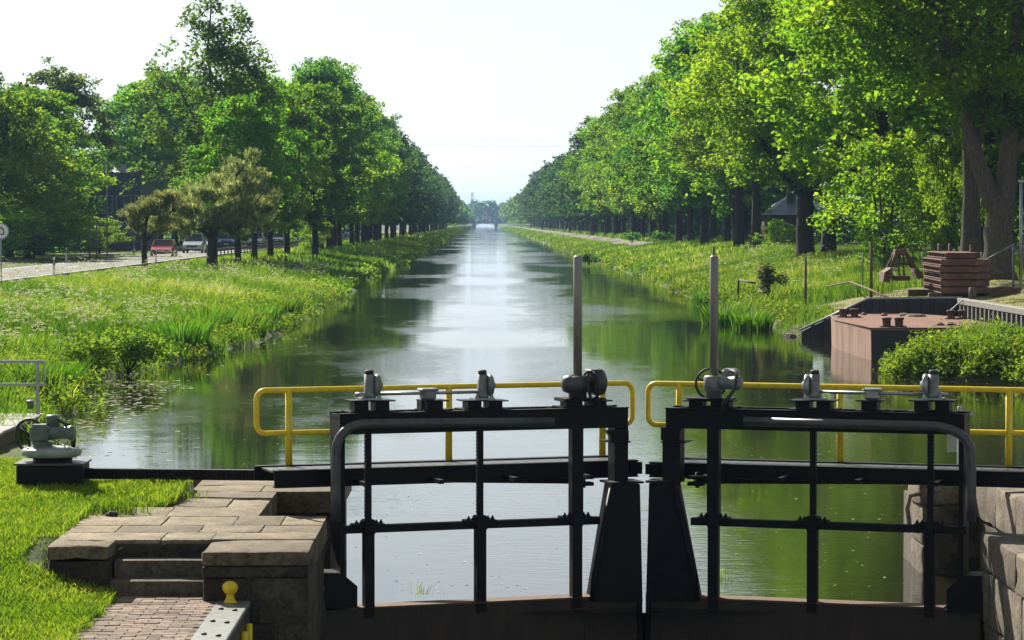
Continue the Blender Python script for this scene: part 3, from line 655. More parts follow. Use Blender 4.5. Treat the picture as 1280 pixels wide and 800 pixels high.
    B().cbox(lp[0] - .10, lp[0] + .06, .24, .36, lp[1] + .035, lp[1] + .07, .006).build('strut_lug', 'black_steel', t)
    B().cyl((lp[0] - .03, .3, lp[1] - .05), (lp[0] - .03, .3, lp[1] + .1), .022, n=8).build('strut_pin', 'black_steel', t, True)
    return t, hv + e * lp[0] + nrm * .36 + Vector((0, 0, lp[1] + .02))
def thing_part(name, parent):
    o = bpy.data.objects.new(name, None); COL.objects.link(o); o.parent = parent; o.empty_display_size = .05; return o
gl_, lugL = gate('left')
gr_, lugR = gate('right')

# toothed strut and drive on the left bank
sb = thing('gate_strut', 'long black toothed push bar from the bank drive to the left gate', 'push bar', (-3, 28, 1.2), world=True)
p0 = at_d(92, 591.5, 28.3); p1 = Vector(lugL) + Vector((-.0, .18, 0))
m = MB(); m.bar(p0, p1, .10, .105); m.build('bar', 'black_steel', sb)
d = (p1 - p0).normalized()
m = MB()
for k in range(70):
    c = p0 + d * (.3 + k * .045); c.y -= .055; m.bar(c - d * .011, c + d * .011, .018, .075)
m.build('teeth', 'black_steel', sb)
sb2 = thing('gate_strut', 'black push bar under the walkway of the right gate', 'push bar', tuple(lugR), world=True)
m = MB(); m.bar(Vector(lugR) + Vector((0, .18, 0)), (5.6, 27.9, 1.16), .10, .10); m.build('bar', 'black_steel', sb2)

db = at_d(66, 597, 28.2); DX, DZ = db.x, db.z
dm = thing('gate_drive', 'grey green motor drive with round flat gear case and hand wheel on the lawn', 'gate drive', (DX, 28.2, DZ), world=True)
m = MB(); m.cbox(DX - .33, DX + .33, 27.95, 28.5, DZ - .25, DZ + .145, .01); m.build('plinth', 'black_steel', dm)
m = MB(); m.box(DX - .35, DX + .35, 27.93, 28.52, DZ + .145, DZ + .165); m.build('plinth_plate', 'dark_paint', dm)
m = MB(); m.lathe((DX, 28.2, DZ + .165), (0, 0, 1), [(0, .2), (.03, .2), (.035, .17), (.06, .17)], 24); m.build('neck', 'black_steel', dm, 'auto')
gc = (DX - .01, 28.2, DZ + .215)
m = MB(); m.lathe(gc, (0, 0, 1), [(0, .26), (.015, .295), (.045, .305), (.075, .30), (.09, .275), (.10, .12), (.105, .02)], 32); m.build('gear_case', 'pale_green_paint', dm, True)
for k in range(10):
    a = k * .628; m = MB(); m.lathe((gc[0] + .265 * math.cos(a), 28.2 + .265 * math.sin(a), DZ + .305), (0, 0, 1), [(0, .012), (.012, .012), (.014, .005)], 6); m.build('bolt', 'galv', dm)
m = MB(); m.ring((DX + .16, 28.1, DZ + .33), (0, 1, 0), .025, .006, 12, 5); m.build('lifting_eye', 'galv', dm, True)
az = DZ + .315
m = MB(); m.lathe((DX - .1, 28.2, az), (0, 0, 1), [(0, .1), (.02, .1), (.03, .115), (.05, .115)], 18); m.build('drive_flange', 'green_grey_paint', dm, 'auto')
m = MB(); m.cbox(DX - .22, DX - .03, 28.08, 28.32, az + .05, az + .23, .03); m.build('drive_housing', 'green_grey_paint', dm)
m = MB(); m.lathe((DX - .05, 28.18, az + .14), (1, -.12, 0), [(0, .075), (.06, .07), (.22, .07), (.235, .082), (.27, .08), (.29, .05), (.295, .01)], 18); m.build('motor', 'green_grey_paint', dm, True)
m = MB(); m.lathe((DX - .0, 28.22, az + .2), (0, 0, 1), [(0, .07), (.09, .07), (.10, .075), (.12, .06), (.125, .01)], 14); m.build('switch_housing', 'green_grey_paint', dm, True)
hwheel = MB(); c = Vector((DX - .25, 28.3, az + .11)); hwheel.ring(c, (.35, 1, 0), .16, .015, 28, 6)
for k in range(3):
    a = k * 2.094 + .5; hwheel.cyl(c, c + Vector((math.cos(a) * .15, -math.cos(a) * .05, math.sin(a) * .15)), .015, n=6)
hwheel.build('hand_wheel', 'rubber', dm, True)
m = MB(); m.tube([(DX + .02, 28.2, az + .3), (DX + .13, 28.15, az + .24), (DX + .2, 28.2, az + .1), (DX + .19, 28.25, az - .02)], .014, 6); m.build('cable', 'rubber', dm, True)
m = MB(); m.tube([(DX + .0, 28.25, az + .28), (DX + .16, 28.25, az + .22), (DX + .22, 28.25, az + .08), (DX + .21, 28.25, az - .02)], .014, 6); m.build('cable', 'rubber', dm, True)

# level gauge post in the water behind the right leaf
D = 31.5; a = at_d(1200, 508, D)
lg = thing('gauge_post', 'slim grey post with pale measuring boards standing in the water behind the right gate', 'gauge post', (a.x, D, -.5), world=True)
m = MB(); m.cbox(a.x - .028, a.x + .028, D - .028, D + .028, -.5, a.z, .008); m.build('post', 'galv', lg)
z1 = at_d(1200, 513.5, D).z; z0 = at_d(1200, 565, D).z
m = MB(); m.cbox(a.x - .15, a.x - .04, D - .04, D - .03, z0, z1, .003); m.build('board', 'pale_green_paint', lg)
m = MB(); m.cbox(a.x + .03, a.x + .15, D - .04, D - .03, z1 - .055, z1, .003); m.build('board', 'pale_green_paint', lg)

# wooden landing stage with grey railing at the left edge
JZ = .55; p = at_z(55, 517, JZ); q = at_z(0, 563, JZ); 
lj = thing('landing_stage', 'weathered grey plank landing stage beside the gate drive', 'landing stage', (p.x - 1.5, q.y, 0), world=True)
npl = 18; y0 = q.y - .6; y1 = p.y + .05; dw = (y1 - y0) / npl
for k in range(npl):
    m = MB(); ya = y0 + k * dw; m.cbox(p.x - 3.2 + random.uniform(-.02, .02), p.x + random.uniform(-.015, .02) - .0, ya + .006, ya + dw - .006, JZ - .05, JZ + random.uniform(-.004, .004), .006); m.build('plank', 'grey_wood', lj)
for xx in (p.x - .12, p.x - 1.6, p.x - 3.): m = MB(); m.box(xx - .07, xx + .07, y0, y1, JZ - .25, JZ - .052); m.build('bearer', 'brown_wood', lj)
for xx in (p.x - .12, p.x - 1.6):
    for yy in (y0 + .3, (y0 + y1) / 2, y1 - .3): m = MB(); m.cyl((xx, yy, -1.5), (xx, yy, JZ - .25), .09, n=9); m.build('pile', 'brown_wood', lj)
m = MB(); a = at_z(38, 511, JZ); m.lathe((a.x, a.y, JZ), (0, 0, 1), [(0, .06), (.10, .055), (.105, .07), (.14, .07), (.15, .04)], 12); m.build('mooring_post', 'galv', lj, True)
rl = thing('railing', 'grey steel tube railing on the far edge of the landing stage', 'railing', (p.x - .2, p.y - .1, JZ), world=True)
py_ = p.y - .12; px_ = at_d(47, 480, py_).x; zt1 = at_d(47, 452, py_).z; zt2 = at_d(47, 480.5, py_).z; pe = at_d(56, 480, py_).x
for z in (zt1, zt2): m = MB(); m.bar((px_ - 3, py_, z), (pe, py_, z), .045, .045); m.build('rail', 'galv', rl)
for xx in (px_, px_ - 1.4, px_ - 2.8): m = MB(); m.bar((xx, py_, JZ), (xx, py_, zt1 - .02), .055, .055); m.build('post', 'galv', rl)
m = MB(); m.bar((pe - .012, py_, zt2 + .02), (pe - .012, py_, zt1 - .02), .02, .02); m.build('end_bar', 'galv', rl)

# ------------------------------------------------------------------ vegetation helpers
def rot_basis(rng, n, up_bias):
    nrm = rng.normal(size=(n, 3)); nrm[:, 2] = np.abs(nrm[:, 2]) + up_bias; nrm /= np.linalg.norm(nrm, axis=1)[:, None]
    a = rng.normal(size=(n, 3)); a -= nrm * np.sum(a * nrm, 1)[:, None]; a /= np.linalg.norm(a, axis=1)[:, None]
    return nrm, a, np.cross(nrm, a)
def leaf_quads(rng, P, size, up=.6, aspect=.75, fold=.12):
    n = len(P); nrm, a, b = rot_basis(rng, n, up); s = (size * rng.uniform(.65, 1.35, n))[:, None]
    v = np.stack([P - a * s * .5, P + b * s * aspect * .5 + nrm * s * fold, P + a * s * .55, P - b * s * aspect * .5 + nrm * s * fold], 1)
    return v.reshape(-1, 3)
def tube_np(pts, rs, n=6):
    m = MB(); m.tube(pts, rs, n); return m.v, m.f
class Wood(MB): pass
def bez(p0, p1, p2, n=5): return [p0 * (1 - t) ** 2 + p1 * 2 * t * (1 - t) + p2 * t * t for t in [k / (n - 1) for k in range(n)]]
def make_tree(name, seed, Ht, Rad, cb, nleaf, ls, leaf='leaf', bark='bark', tr=.45, leaders=None, nclump=90, branch=.45, flat=.6, top=.42, droop=0, lean=(0, 0), clump=.24, open_=0., up=.5):
    """one tree: tapered trunk with limbs reaching into the leaf clumps of the crown -> (trunk mesh, crown mesh), base at 0,0,0"""
    rng = np.random.default_rng(seed); rnd = random.Random(seed)
    # leaders: polylines of the trunk and main forks
    if leaders is None:
        k = rnd.choice((2, 3)); fh = cb * rnd.uniform(.9, 1.2) + .6
        leaders = [([(0, 0, 0), (lean[0] * .3 + rnd.uniform(-.1, .1), lean[1] * .3, fh * .5), (lean[0] * .6, lean[1] * .6, fh)], tr, tr * .72)]
        for j in range(k):
            a = rnd.uniform(0, 6.28); s = Rad * rnd.uniform(.12, .34); z2 = Ht * rnd.uniform(.75, .93)
            leaders.append(([(lean[0] * .6, lean[1] * .6, fh - .15), (lean[0] * .8 + s * .45 * math.cos(a), lean[1] * .8 + s * .45 * math.sin(a), fh + (z2 - fh) * .35), (lean[0] + s * .85 * math.cos(a), lean[1] + s * .85 * math.sin(a), fh + (z2 - fh) * .7), (lean[0] + s * math.cos(a), lean[1] + s * math.sin(a), z2)], tr * .55, .04))
    W = Wood(); lpts = []
    for pl, r0, r1 in leaders:
        pl = [Vector(p) for p in pl]; fine = []
        for i in range(len(pl) - 1):
            for t in range(4):
                q = pl[i].lerp(pl[i + 1], t / 4); 
                if not (i == 0 and t == 0): q = q + Vector((rnd.uniform(-.04, .04), rnd.uniform(-.04, .04), 0)) * (r0 / .4)
                fine.append(q)
        fine.append(pl[-1]); m = len(fine); rs = [r0 + (r1 - r0) * (i / (m - 1)) ** .8 for i in range(m)]
        if pl[0].z < .1: rs[0] *= 1.35; fine[0].z -= .25; rs[1] *= 1.08
        W.tube(fine, rs, 9); lpts += [(q, r) for q, r in zip(fine, rs)]
    # clump centres fill the crown's outline
    t = rng.beta(1.25, 1.15, nclump); ang = rng.uniform(0, 2 * np.pi, nclump)
    prof = np.where(t < top, np.sin(np.pi / 2 * (t / top)) ** .55, np.cos(np.pi / 2 * ((t - top) / (1 - top))) ** .62)
    lump = 1 + .16 * np.sin(ang * 3 + seed) * np.cos(t * 7 + seed) + .1 * np.sin(ang * 5 + 2 * seed)
    rad = Rad * prof * lump * np.sqrt(rng.uniform(.12, 1, nclump)) * rng.uniform(.86, 1.06, nclump)
    C = np.stack([rad * np.cos(ang) + lean[0], rad * np.sin(ang) + lean[1], cb + t * (Ht - cb)], 1)
    rc = Rad * clump * rng.uniform(.65, 1.3, nclump)
    for i in range(nclump):
        if rng.random() > branch: continue
        c = Vector(C[i]); cand = [(q, r) for q, r in lpts if q.z < c.z - .25 * math.hypot(c.x - q.x, c.y - q.y) and q.z > cb * .75]
        if not cand: cand = [(q, r) for q, r in lpts if q.z > cb * .6] or lpts
        q, r = min(cand, key=lambda k: (k[0] - c).length); d = c - q
        p = bez(q, q + d * .5 + Vector((0, 0, .12 * d.length)), c, 5); r0 = min(r * .55, .03 + .022 * d.length)
        W.tube(p, [r0, r0 * .75, r0 * .5, r0 * .3, .012], 5)
    wt = rc ** 2.2; wt /= wt.sum(); cnt = rng.multinomial(nleaf, wt)
    ci = np.repeat(np.arange(nclump), cnt); n = len(ci)
    u = rng.normal(size=(n, 3)); u /= np.linalg.norm(u, axis=1)[:, None]; rr = rng.uniform(0, 1, n) ** .42
    # each clump is itself a handful of sprays
    sub = rng.normal(size=(nclump, 7, 3)) * .52; si = rng.integers(0, 7, n)
    off = u * rr[:, None] * .55 + sub[ci, si]; off[:, 2] *= flat
    P = C[ci] + off * rc[ci][:, None]
    if droop: P[:, 2] -= droop * (np.linalg.norm(off[:, :2], axis=1) ** 1.5) * rc[ci]
    P[:, 2] = np.maximum(P[:, 2], cb * .72)
    tint = np.clip(rng.uniform(.1, .9, nclump)[ci] * .55 + rng.normal(.25, .16, n), 0, 1)
    v = leaf_quads(rng, P, ls, up)
    cm = npmesh(name + '_crown', v, 4, leaf, np.repeat(tint, 4)); tm = W.mesh(name + '_trunk', bark, None, True)
    return tm, cm
NTREE = 0
def put_tree(proto, x, y, z, rz, s=1., sz=None, label='', group=None, name='tree', cat='tree'):
    t = thing(name, label, cat, (x, y, z), rz, group); t.scale = (s, s, sz or s)
    link('trunk', proto[0], t); link('crown', proto[1], t); return t

def blades(name, P, h, w, mat, lean=.35, seed=1, tint=None, wind=(0, 0)):
    rng = np.random.default_rng(seed); n = len(P); h = h * np.ones(n); w = w * np.ones(n)
    a = rng.uniform(0, 2 * np.pi, n); sd = np.stack([np.cos(a), np.sin(a), 0 * a], 1)
    b = rng.uniform(0, 2 * np.pi, n); ln = (lean * rng.uniform(.2, 1.3, n) * h)[:, None]; dr = np.stack([np.cos(b) + wind[0], np.sin(b) + wind[1], 0 * b], 1)
    up = np.array([0, 0, 1.]) * h[:, None]; hw = (w / 2)[:, None]
    mid = P + up * .55 + dr * ln * .3; tip = P + up * (1 - .25 * lean) + dr * ln
    v = np.stack([P - sd * hw, P + sd * hw, mid - sd * hw * .8, mid + sd * hw * .8, tip], 1).reshape(-1, 3)
    base = (np.arange(n) * 5)[:, None]; idx = (base + np.array([[0, 1, 2, 1, 3, 2, 2, 3, 4]])).ravel()
    if tint is None: tint = rng.uniform(0, 1, n)
    return npmesh(name, v, 3, mat, np.repeat(np.clip(tint, 0, 1), 5), idx)
def vnoise(x, y, s, seed=0):           # cheap smooth noise 0..1
    r = np.random.default_rng(seed); v = 0
    for k in range(6):
        a = r.uniform(0, 6.28); f = s * r.uniform(.6, 2.2); v = v + np.sin((x * np.cos(a) + y * np.sin(a)) * f + r.uniform(0, 6.28))
    return .5 + v / 8.5
def scatter(n, x0, x1, y0, y1, keep, seed):
    rng = np.random.default_rng(seed); x = rng.uniform(x0, x1, n); y = rng.uniform(y0, y1, n); k = keep(x, y); return x[k], y[k], rng
def inview(x, y, m=.4):                # in or close to the picture
    return (x > -(605 / F) * y - m - .01 * y) & (x < (675 / F) * y + m + .01 * y)
def stuff(name, me, label, cat): return tag(link(name, me), label, cat, kind='stuff')

# lawn by the lock
def lawn_keep(x, y):
    edge = np.where(y > 26.95, -3.0, np.where(y > 23.6, -3.74, -3.13)) + .05 * np.sin(y * 9) + .04 * np.sin(y * 23)
    bare = ((x + 3.82) / .16) ** 2 + ((y - 24.2) / .5) ** 2 < 1
    return (x < edge) & ((y < 28.75) | (x < -4.8)) & inview(x, y, 1.2) & ~bare & ~((abs(x - DX) < .34) & (abs(y - 28.22) < .29))
x, y, rng = scatter(165000, -7.2, -2.9, 20.2, 31.0, lawn_keep, 3)
k = len(x); tl_ = vnoise(x, y, 2.2, 5); hh = (.05 + .055 * vnoise(x, y, 5, 6)) * rng.uniform(.6, 1.35, k)
near_edge = np.clip(1 - (np.where(y > 26.95, -3.0, np.where(y > 23.6, -3.74, -3.13)) - x) / .15, 0, 1)
hh = hh * (1 + .9 * near_edge * rng.uniform(0, 1, k))
stuff('lawn_grass', blades('lawn_grass', np.stack([x, y, zt(x, y) - .005], 1), hh, .0098 * rng.uniform(.6, 1.4, k), 'grass_lawn', .7, 4, tl_ * .6 + rng.normal(.18, .25, k)), 'short bright green lawn grass beside the stone platform', 'grass')
# taller tufts and broad weeds along the stone edges
for (px, py, z, hgt, nb, lab) in ((148, 640, 1.0, .17, 260, 'low dandelion weed at the back edge of the paving'), (110, 710, .74, .24, 300, 'long grass tuft hanging by the step pier'), (60, 690, .84, .16, 220, 'dark grass tuft left of the step pier'), (215, 622, 1.02, .14, 200, 'grass tuft at the corner of paving under the push bar')):
    c = at_z(px, py, z); rg = np.random.default_rng(px); P = np.stack([c.x - .05 + rg.normal(0, .16, nb), c.y + rg.normal(0, .12, nb), np.full(nb, z - .01)], 1)
    t_ = link('grass_tuft', blades('grass_tuft', P - np.array([[c.x, c.y, z]]), hgt * rg.uniform(.6, 1.2, nb), .011, 'grass_lawn', .75, px, rg.uniform(0, .6, nb))); t_.location = (c.x, c.y, z)
    tag(t_, lab, 'plant', 'tufts by the stone edges')['kind'] = 'stuff'
m = MB(); c = at_z(118, 677, .95)
m.add([(c.x - .2, c.y - .4, .86), (c.x + .12, c.y - .3, .84), (c.x + .1, c.y + .5, .97), (c.x - .16, c.y + .4, .985)], [(0, 1, 2, 3)]); structure(m.build('soil', 'soil'))

# long grass on the banks: denser and finer near the camera
def bank(name, label, n, x0, x1, y0, y1, hmin, hmax, wd, mat, seed, keep=lambda x, y: x == x, lean=.4):
    kp = lambda x, y: inview(x, y, 1.) & ((x < shore_l(y) - .05) | (x > shore_r(y) + .05)) & ~((x < -20.8) & (x > -27.4)) & ~((x > 9.5) & (x < 15.6) & (y > 74.4) & (y < 90.6)) & keep(x, y)
    x, y, rng = scatter(n, x0, x1, y0, y1, kp, seed); k = len(x)
    patch = vnoise(x, y, .55, seed); fine = vnoise(x, y, 2.1, seed + 1); kn = np.clip(patch * .75 + fine * .35 - .05, .0, 1)
    hh = (hmin + (hmax - hmin) * kn) * rng.uniform(.65, 1.3, k); lo = np.minimum(np.abs(shore_l(y) - x), np.abs(x - shore_r(y)))
    hh *= np.clip(.55 + lo * .5, .55, 1) * np.where(x < 0, np.clip((x + 21.5) / 5.5, .3, 1), 1)
    tint = (vnoise(x, y, .30, seed + 2) - .5) * 1.0 + fine * .2 + rng.normal(.34, .2, k)
    return stuff(name, blades(name, np.stack([x, y, zt(x, y) - .03], 1), hh, wd * rng.uniform(.6, 1.4, k), mat, lean, seed, tint), label, 'grass')
mownarea = lambda x, y: (x > 11.7 + .3 * np.sin(y)) & (y < 102.5 + .6 * np.sin(x * 2)) & (y > 60)
bank('bank_grass', 'long flowering grass on the near left bank', 185000, -23, -7, 44, 150, .16, .95, .028, 'grass_bank', 21, lean=.55)
bank('bank_grass', 'long grass on the left bank beneath the row of trees', 52000, -21, -7.3, 150, 420, .3, .7, .09, 'grass_bank', 22)
bank('bank_grass', 'distant grass strip along the left bank', 30000, -21, -7.4, 420, 1700, .35, .8, .24, 'grass_bank', 23)
bank('verge_grass', 'shaded verge grass beyond the road under the trees', 28000, -45, -27.4, 150, 420, .12, .4, .11, 'grass_bank', 24)
bank('bank_grass', 'long pale grass on the right bank beyond the dock', 82000, 9.8, 25, 88, 180, .3, .75, .030, 'grass_bank', 25, lambda x, y: ~mownarea(x, y))
bank('bank_grass', 'long grass on the right bank towards the path', 46000, 10.4, 24, 180, 460, .3, .7, .095, 'grass_bank', 26, lambda x, y: ~((x > 15.0) & (x < 18.1) & (y > 280)))
bank('bank_grass', 'distant grass strip along the right bank', 30000, 10.6, 24, 460, 1800, .35, .8, .24, 'grass_bank', 27, lambda x, y: ~((x > 15.0) & (x < 18.1)))
bank('mown_grass', 'short dry mown grass round the rusty stop logs', 70000, 11.2, 24, 62, 104, .04, .11, .024, 'grass_dry', 28, lambda x, y: mownarea(x, y), .6)
bank('bank_grass', 'tall grass stems among the nettles on the near right bank', 16000, 9.5, 14, 62, 74.5, .35, .75, .02, 'grass_bank', 29, lambda x, y: x - shore_r(y) < 2.4)
gm = MB()
for i_ in range(33):
    for j_ in range(45):
        xx = [11.85 + i_ * .4, 11.85 + (i_ + 1) * .4]; yy = [60 + j_ * .95, 60 + (j_ + 1) * .95]
        if xx[0] < 15.44 and yy[0] < 90.2: continue
        q = [(a, b, float(zt(a, b)) + .012) for a, b in ((xx[0], yy[0]), (xx[1], yy[0]), (xx[1], yy[1]), (xx[0], yy[1]))]
        gm.add(q, [(0, 1, 2, 3)])
structure(gm.build('ground', 'mown', None, True))

# leafy weeds (nettles, comfrey) crowding the waterline
def weeds(name, label, spots, seed, hgt=.8, rad=.7, nleaf=260, ls=.09, mat='nettle'):
    rng = np.random.default_rng(seed); V = []; T = []
    for (x, y) in spots:
        z = max(float(zt(x, y)), .0); n = nleaf; h = hgt * (rng.uniform(.5, 1.1) + (.4 if rng.random() > .85 else 0)); r = rad * rng.uniform(.7, 1.3)
        u = rng.normal(size=(n, 3)); u /= np.linalg.norm(u, axis=1)[:, None]; rr = rng.uniform(0, 1, n) ** .4
        P = np.array([x, y, z + h * .42]) + u * rr[:, None] * np.array([r, r, h * .55]) * (1 + .3 * np.sin(u[:, :1] * 7 + x))
        P[:, 2] = np.maximum(P[:, 2], z + .03)
        V.append(leaf_quads(rng, P, ls, .7, .6)); T.append(np.repeat(np.clip(rng.uniform(.1, .7) + rng.normal(.1, .2, n), 0, 1), 4))
    return stuff(name, npmesh(name, np.concatenate(V), 4, mat, np.concatenate(T)), label, 'plants')
rng = np.random.default_rng(5)
def along(side, y0, y1, n, d0, d1): 
    yy = rng.uniform(y0, y1, n); f_ = shore_l if side < 0 else shore_r
    return [(float(f_(q)) + side * rng.uniform(d0, d1), float(q)) for q in yy]
wl_ = [(float(shore_l(q)) - rng.uniform(0, 9) ** 1.0, float(q)) for q in rng.uniform(56, 150, 420)]
wl_ = [(x, q) for x, q in wl_ if x > -20 and vnoise(np.array(x), np.array(q), .5, 91) > .5]
weeds('bank_weeds', 'patches of leafy weeds in the grass of the left bank', wl_, 38, .55, .55, 130, .085)
nb = [(rng.uniform(9.4, 14), rng.uniform(62.5, 73.8)) for _ in range(620)]
nb = [(x, y) for x, y in nb if -.15 < x - float(shore_r(y)) < 1.9 + .35 * math.sin(x * 3)]
weeds('bank_weeds', 'bright leafy nettles on the near bank in front of the rusty pontoon', nb, 31, .58, .4, 150, .09)
weeds('bank_weeds', 'leafy weeds along the right waterline', along(1, 91, 160, 70, .0, 1.6), 32, .6, .6, 240, .10)
weeds('bank_weeds', 'distant leafy weeds along the right waterline', along(1, 160, 420, 110, -.1, 1.5), 33, .6, .9, 60, .22)
weeds('bank_weeds', 'leafy weeds along the left waterline', along(-1, 50, 135, 150, -.15, 2.2), 34, .62, .6, 240, .085)
weeds('bank_weeds', 'distant leafy weeds along the left waterline', along(-1, 135, 420, 120, -.1, 1.5), 35, .55, .9, 60, .22)

# cow parsley: white umbels on thin stems
def parsley(name, label, spots, seed, s=1.):
    rng = np.random.default_rng(seed); V = []; T = []; S = []
    for (x, y) in spots:
        z = float(zt(x, y)); h = rng.uniform(.55, 1.05); 
        for q in range(rng.integers(3, 7)):
            c = np.array([x + rng.normal(0, .2), y + rng.normal(0, .2), z + h * rng.uniform(.75, 1.05)]); n = 13
            a = rng.uniform(0, 6.28, n); r = np.sqrt(rng.uniform(0, 1, n)) * .075 * s * rng.uniform(.7, 1.2)
            P = c + np.stack([r * np.cos(a), r * np.sin(a), -.6 * r ** 2 / (.075 * s) + rng.normal(0, .006, n)], 1)
            V.append(leaf_quads(rng, P, .036 * s, 1.2, .9)); T.append(np.repeat(rng.uniform(0, 1, n), 4)); S.append(np.array([c[0], c[1], z]))
    return stuff(name, npmesh(name, np.concatenate(V), 4, 'blossom', np.concatenate(T)), label, 'flowers')
sp = []
while len(sp) < 620:
    x, y = rng.uniform(-22, -9), rng.uniform(58, 170)
    if not inview(np.array(x), np.array(y)) or x > float(shore_l(y)) - 1.2 or (x < -20.8): continue
    if vnoise(np.array(x), np.array(y), .33, 77) + (.18 if (y < 95 and x < -.14 * y) else 0) > .64 + rng.uniform(-.07, .07): sp.append((x, y))
parsley('cow_parsley', 'white cow parsley umbels scattered through the left bank grass', sp, 41)
sp = [(rng.uniform(12, 20), rng.uniform(102, 190)) for _ in range(120)]
parsley('cow_parsley', 'scattered white cow parsley in the right bank meadow', sp, 42)

# iris and reed clumps on the waterline
def reed_clump(x, y, hgt, rad, nb_, label, seed, mat='reed'):
    z = max(float(zt(x, y)) - .05, -.05); rg = np.random.default_rng(seed); r = rad * np.sqrt(rg.uniform(0, 1, nb_)); a = rg.uniform(0, 6.28, nb_)
    P = np.stack([r * np.cos(a), r * np.sin(a), 0 * r], 1)
    o = link('reed_clump', blades('reed_clump', P, hgt * rg.uniform(.6, 1.15, nb_), .035, mat, .38, seed, np.clip(rg.normal(.35, .22, nb_), 0, 1))); o.location = (x, y, z)
    return tag(o, label, 'reeds', 'reed clumps on the waterline')
for i_, (px, py, h_, r_, lab) in enumerate(((225, 436, .95, .8, 'dark sword-leaved reed clump next to the round bush on the left shore'), (258, 420, .95, .75, 'second dark reed clump beyond the round bush on the left shore'), (300, 415, .85, .8, 'bright reed clump at the bend of the left shore'),
        (325, 402, .85, .7, 'reed clump just past the bend of the left shore'), (350, 392, .8, .8, 'reed clump in line with the grey cabinet on the left shore'), (66, 486, .9, .55, 'tall reed clump beside the landing stage railing'),
        (30, 505, .85, .6, 'reeds growing behind the landing stage railing'), (885, 372, .8, .7, 'reed clump on the right shore near the leaning post'), (905, 395, .9, .8, 'bright reed clump on the right shore left of the rose bush'), (940, 402, .8, .7, 'reed clump on the right shore below the rose bush'))):
    c = at_z(px, py + 6, .1); reed_clump(c.x, c.y, h_, r_, 420, lab, 50 + i_)

def bush(px, py, zb, hgt, rad, n, ls, mat, label, seed, name='bush', ydeep=None):
    c = at_z(px, py, zb); rg = np.random.default_rng(seed); K = 16
    C = np.stack([rg.uniform(-.75, .75, K) * rad, rg.uniform(-.6, .6, K) * rad, rg.uniform(.25, .85, K) * hgt], 1); C[:, :2] *= (1.15 - C[:, 2:] / hgt * .6)
    ci = rg.integers(0, K, n); u = rg.normal(size=(n, 3)); u /= np.linalg.norm(u, axis=1)[:, None]; P = C[ci] + u * (rg.uniform(0, 1, n) ** .4)[:, None] * np.array([rad * .36, rad * .36, hgt * .22]); P[:, 2] = np.maximum(P[:, 2], .02)
    t = thing(name, label, 'bush', (c.x, c.y, zb))
    link('foliage', npmesh('foliage', leaf_quads(rg, P, ls, .6), 4, mat, np.repeat(np.clip(rg.uniform(.1, .7, K)[ci] + rg.normal(.1, .15, n), 0, 1), 4)), t)
    m = MB()
    for q in C[:8]: m.tube([(0, 0, -.1), (q[0] * .4, q[1] * .4, q[2] * .5), tuple(q)], [.02, .014, .006], 5)
    m.build('stem', 'dark_bark', t, True); return t
bush(160, 462, .15, 1.0, 1.1, 2600, .09, 'leaf', 'dark round bush overhanging the water on the left shore', 61)
bush(112, 470, .25, .9, .8, 1500, .085, 'nettle', 'bright leafy bush above the branch lying in the shallows', 62)
bush(962, 372, .75, 1.35, .75, 1500, .10, 'rose_leaf', 'pale flowering rose bush by the leaning wooden rail on the right bank', 63, 'rose_bush')
bush(800, 325, .35, .9, 1.1, 900, .16, 'leaf_dark', 'dark low bush on the right shore behind the right spindle guard', 64)
bush(737, 330, .2, 1., .9, 700, .16, 'leaf_dark', 'small dark bush at the water behind the left spindle guard', 65)
bush(790, 303, 1.6, 1.1, 1.4, 500, .22, 'leaf_dark', 'rounded shrub beside the end of the gravel path', 66)
bush(828, 303, 1.7, 1.2, 1.6, 500, .22, 'leaf_dark', 'wide rounded shrub between path end and lamp post', 67)

# pads, petals and scum floating on the water
rng = np.random.default_rng(8); V = []
x = np.concatenate([rng.uniform(-8.5, 11, 2600), rng.uniform(-9.3, -6.6, 1500), rng.uniform(9, 12.5, 500)]); y = np.concatenate([27.6 + rng.uniform(0, 1, 2600) ** 1.6 * 70, rng.uniform(40, 66, 1500), rng.uniform(58, 70, 500)])
k = (x > shore_l(y) + .05) & (x < shore_r(y) - .05) & (y > 31.3) | ((y < 31.3) & (y > 27.8) & (x > -1.3) & (x < 4.5)); dense = x[k] < shore_l(y[k]) + 2.2
x, y = x[k], y[k]; n = len(x); a = rng.uniform(0, 6.28, n); s = np.where(dense, rng.uniform(.02, .09, n), rng.uniform(.008, .03, n))
ca, sa = np.cos(a) * s, np.sin(a) * s; z = np.full(n, .004)
v = np.stack([np.stack([x + ca, y + sa, z], 1), np.stack([x - sa * .7, y + ca * .7, z + .002], 1), np.stack([x - ca, y - sa, z], 1), np.stack([x + sa * .7, y - ca * .7, z + .002], 1)], 1)
stuff('floating_leaves', npmesh('floating_leaves', v, 4, 'floating', np.repeat(rng.uniform(0, 1, n), 4)), 'pale petals and leaf scum floating on the canal', 'leaves')
m = MB(); c0, c1 = at_z(110, 475, .05), at_z(150, 452, .5); m.tube([c0, c0.lerp(c1, .5) + Vector((0, 0, .06)), c1], [.03, .025, .012], 6); m.tube([c0.lerp(c1, .3), c0.lerp(c1, .5) + Vector((.25, -.2, .2))], [.015, .005], 5)
tag(m.build('fallen_branch', 'bark', None, True), 'bare fallen branch lying from the bank into the shallows', 'branch')
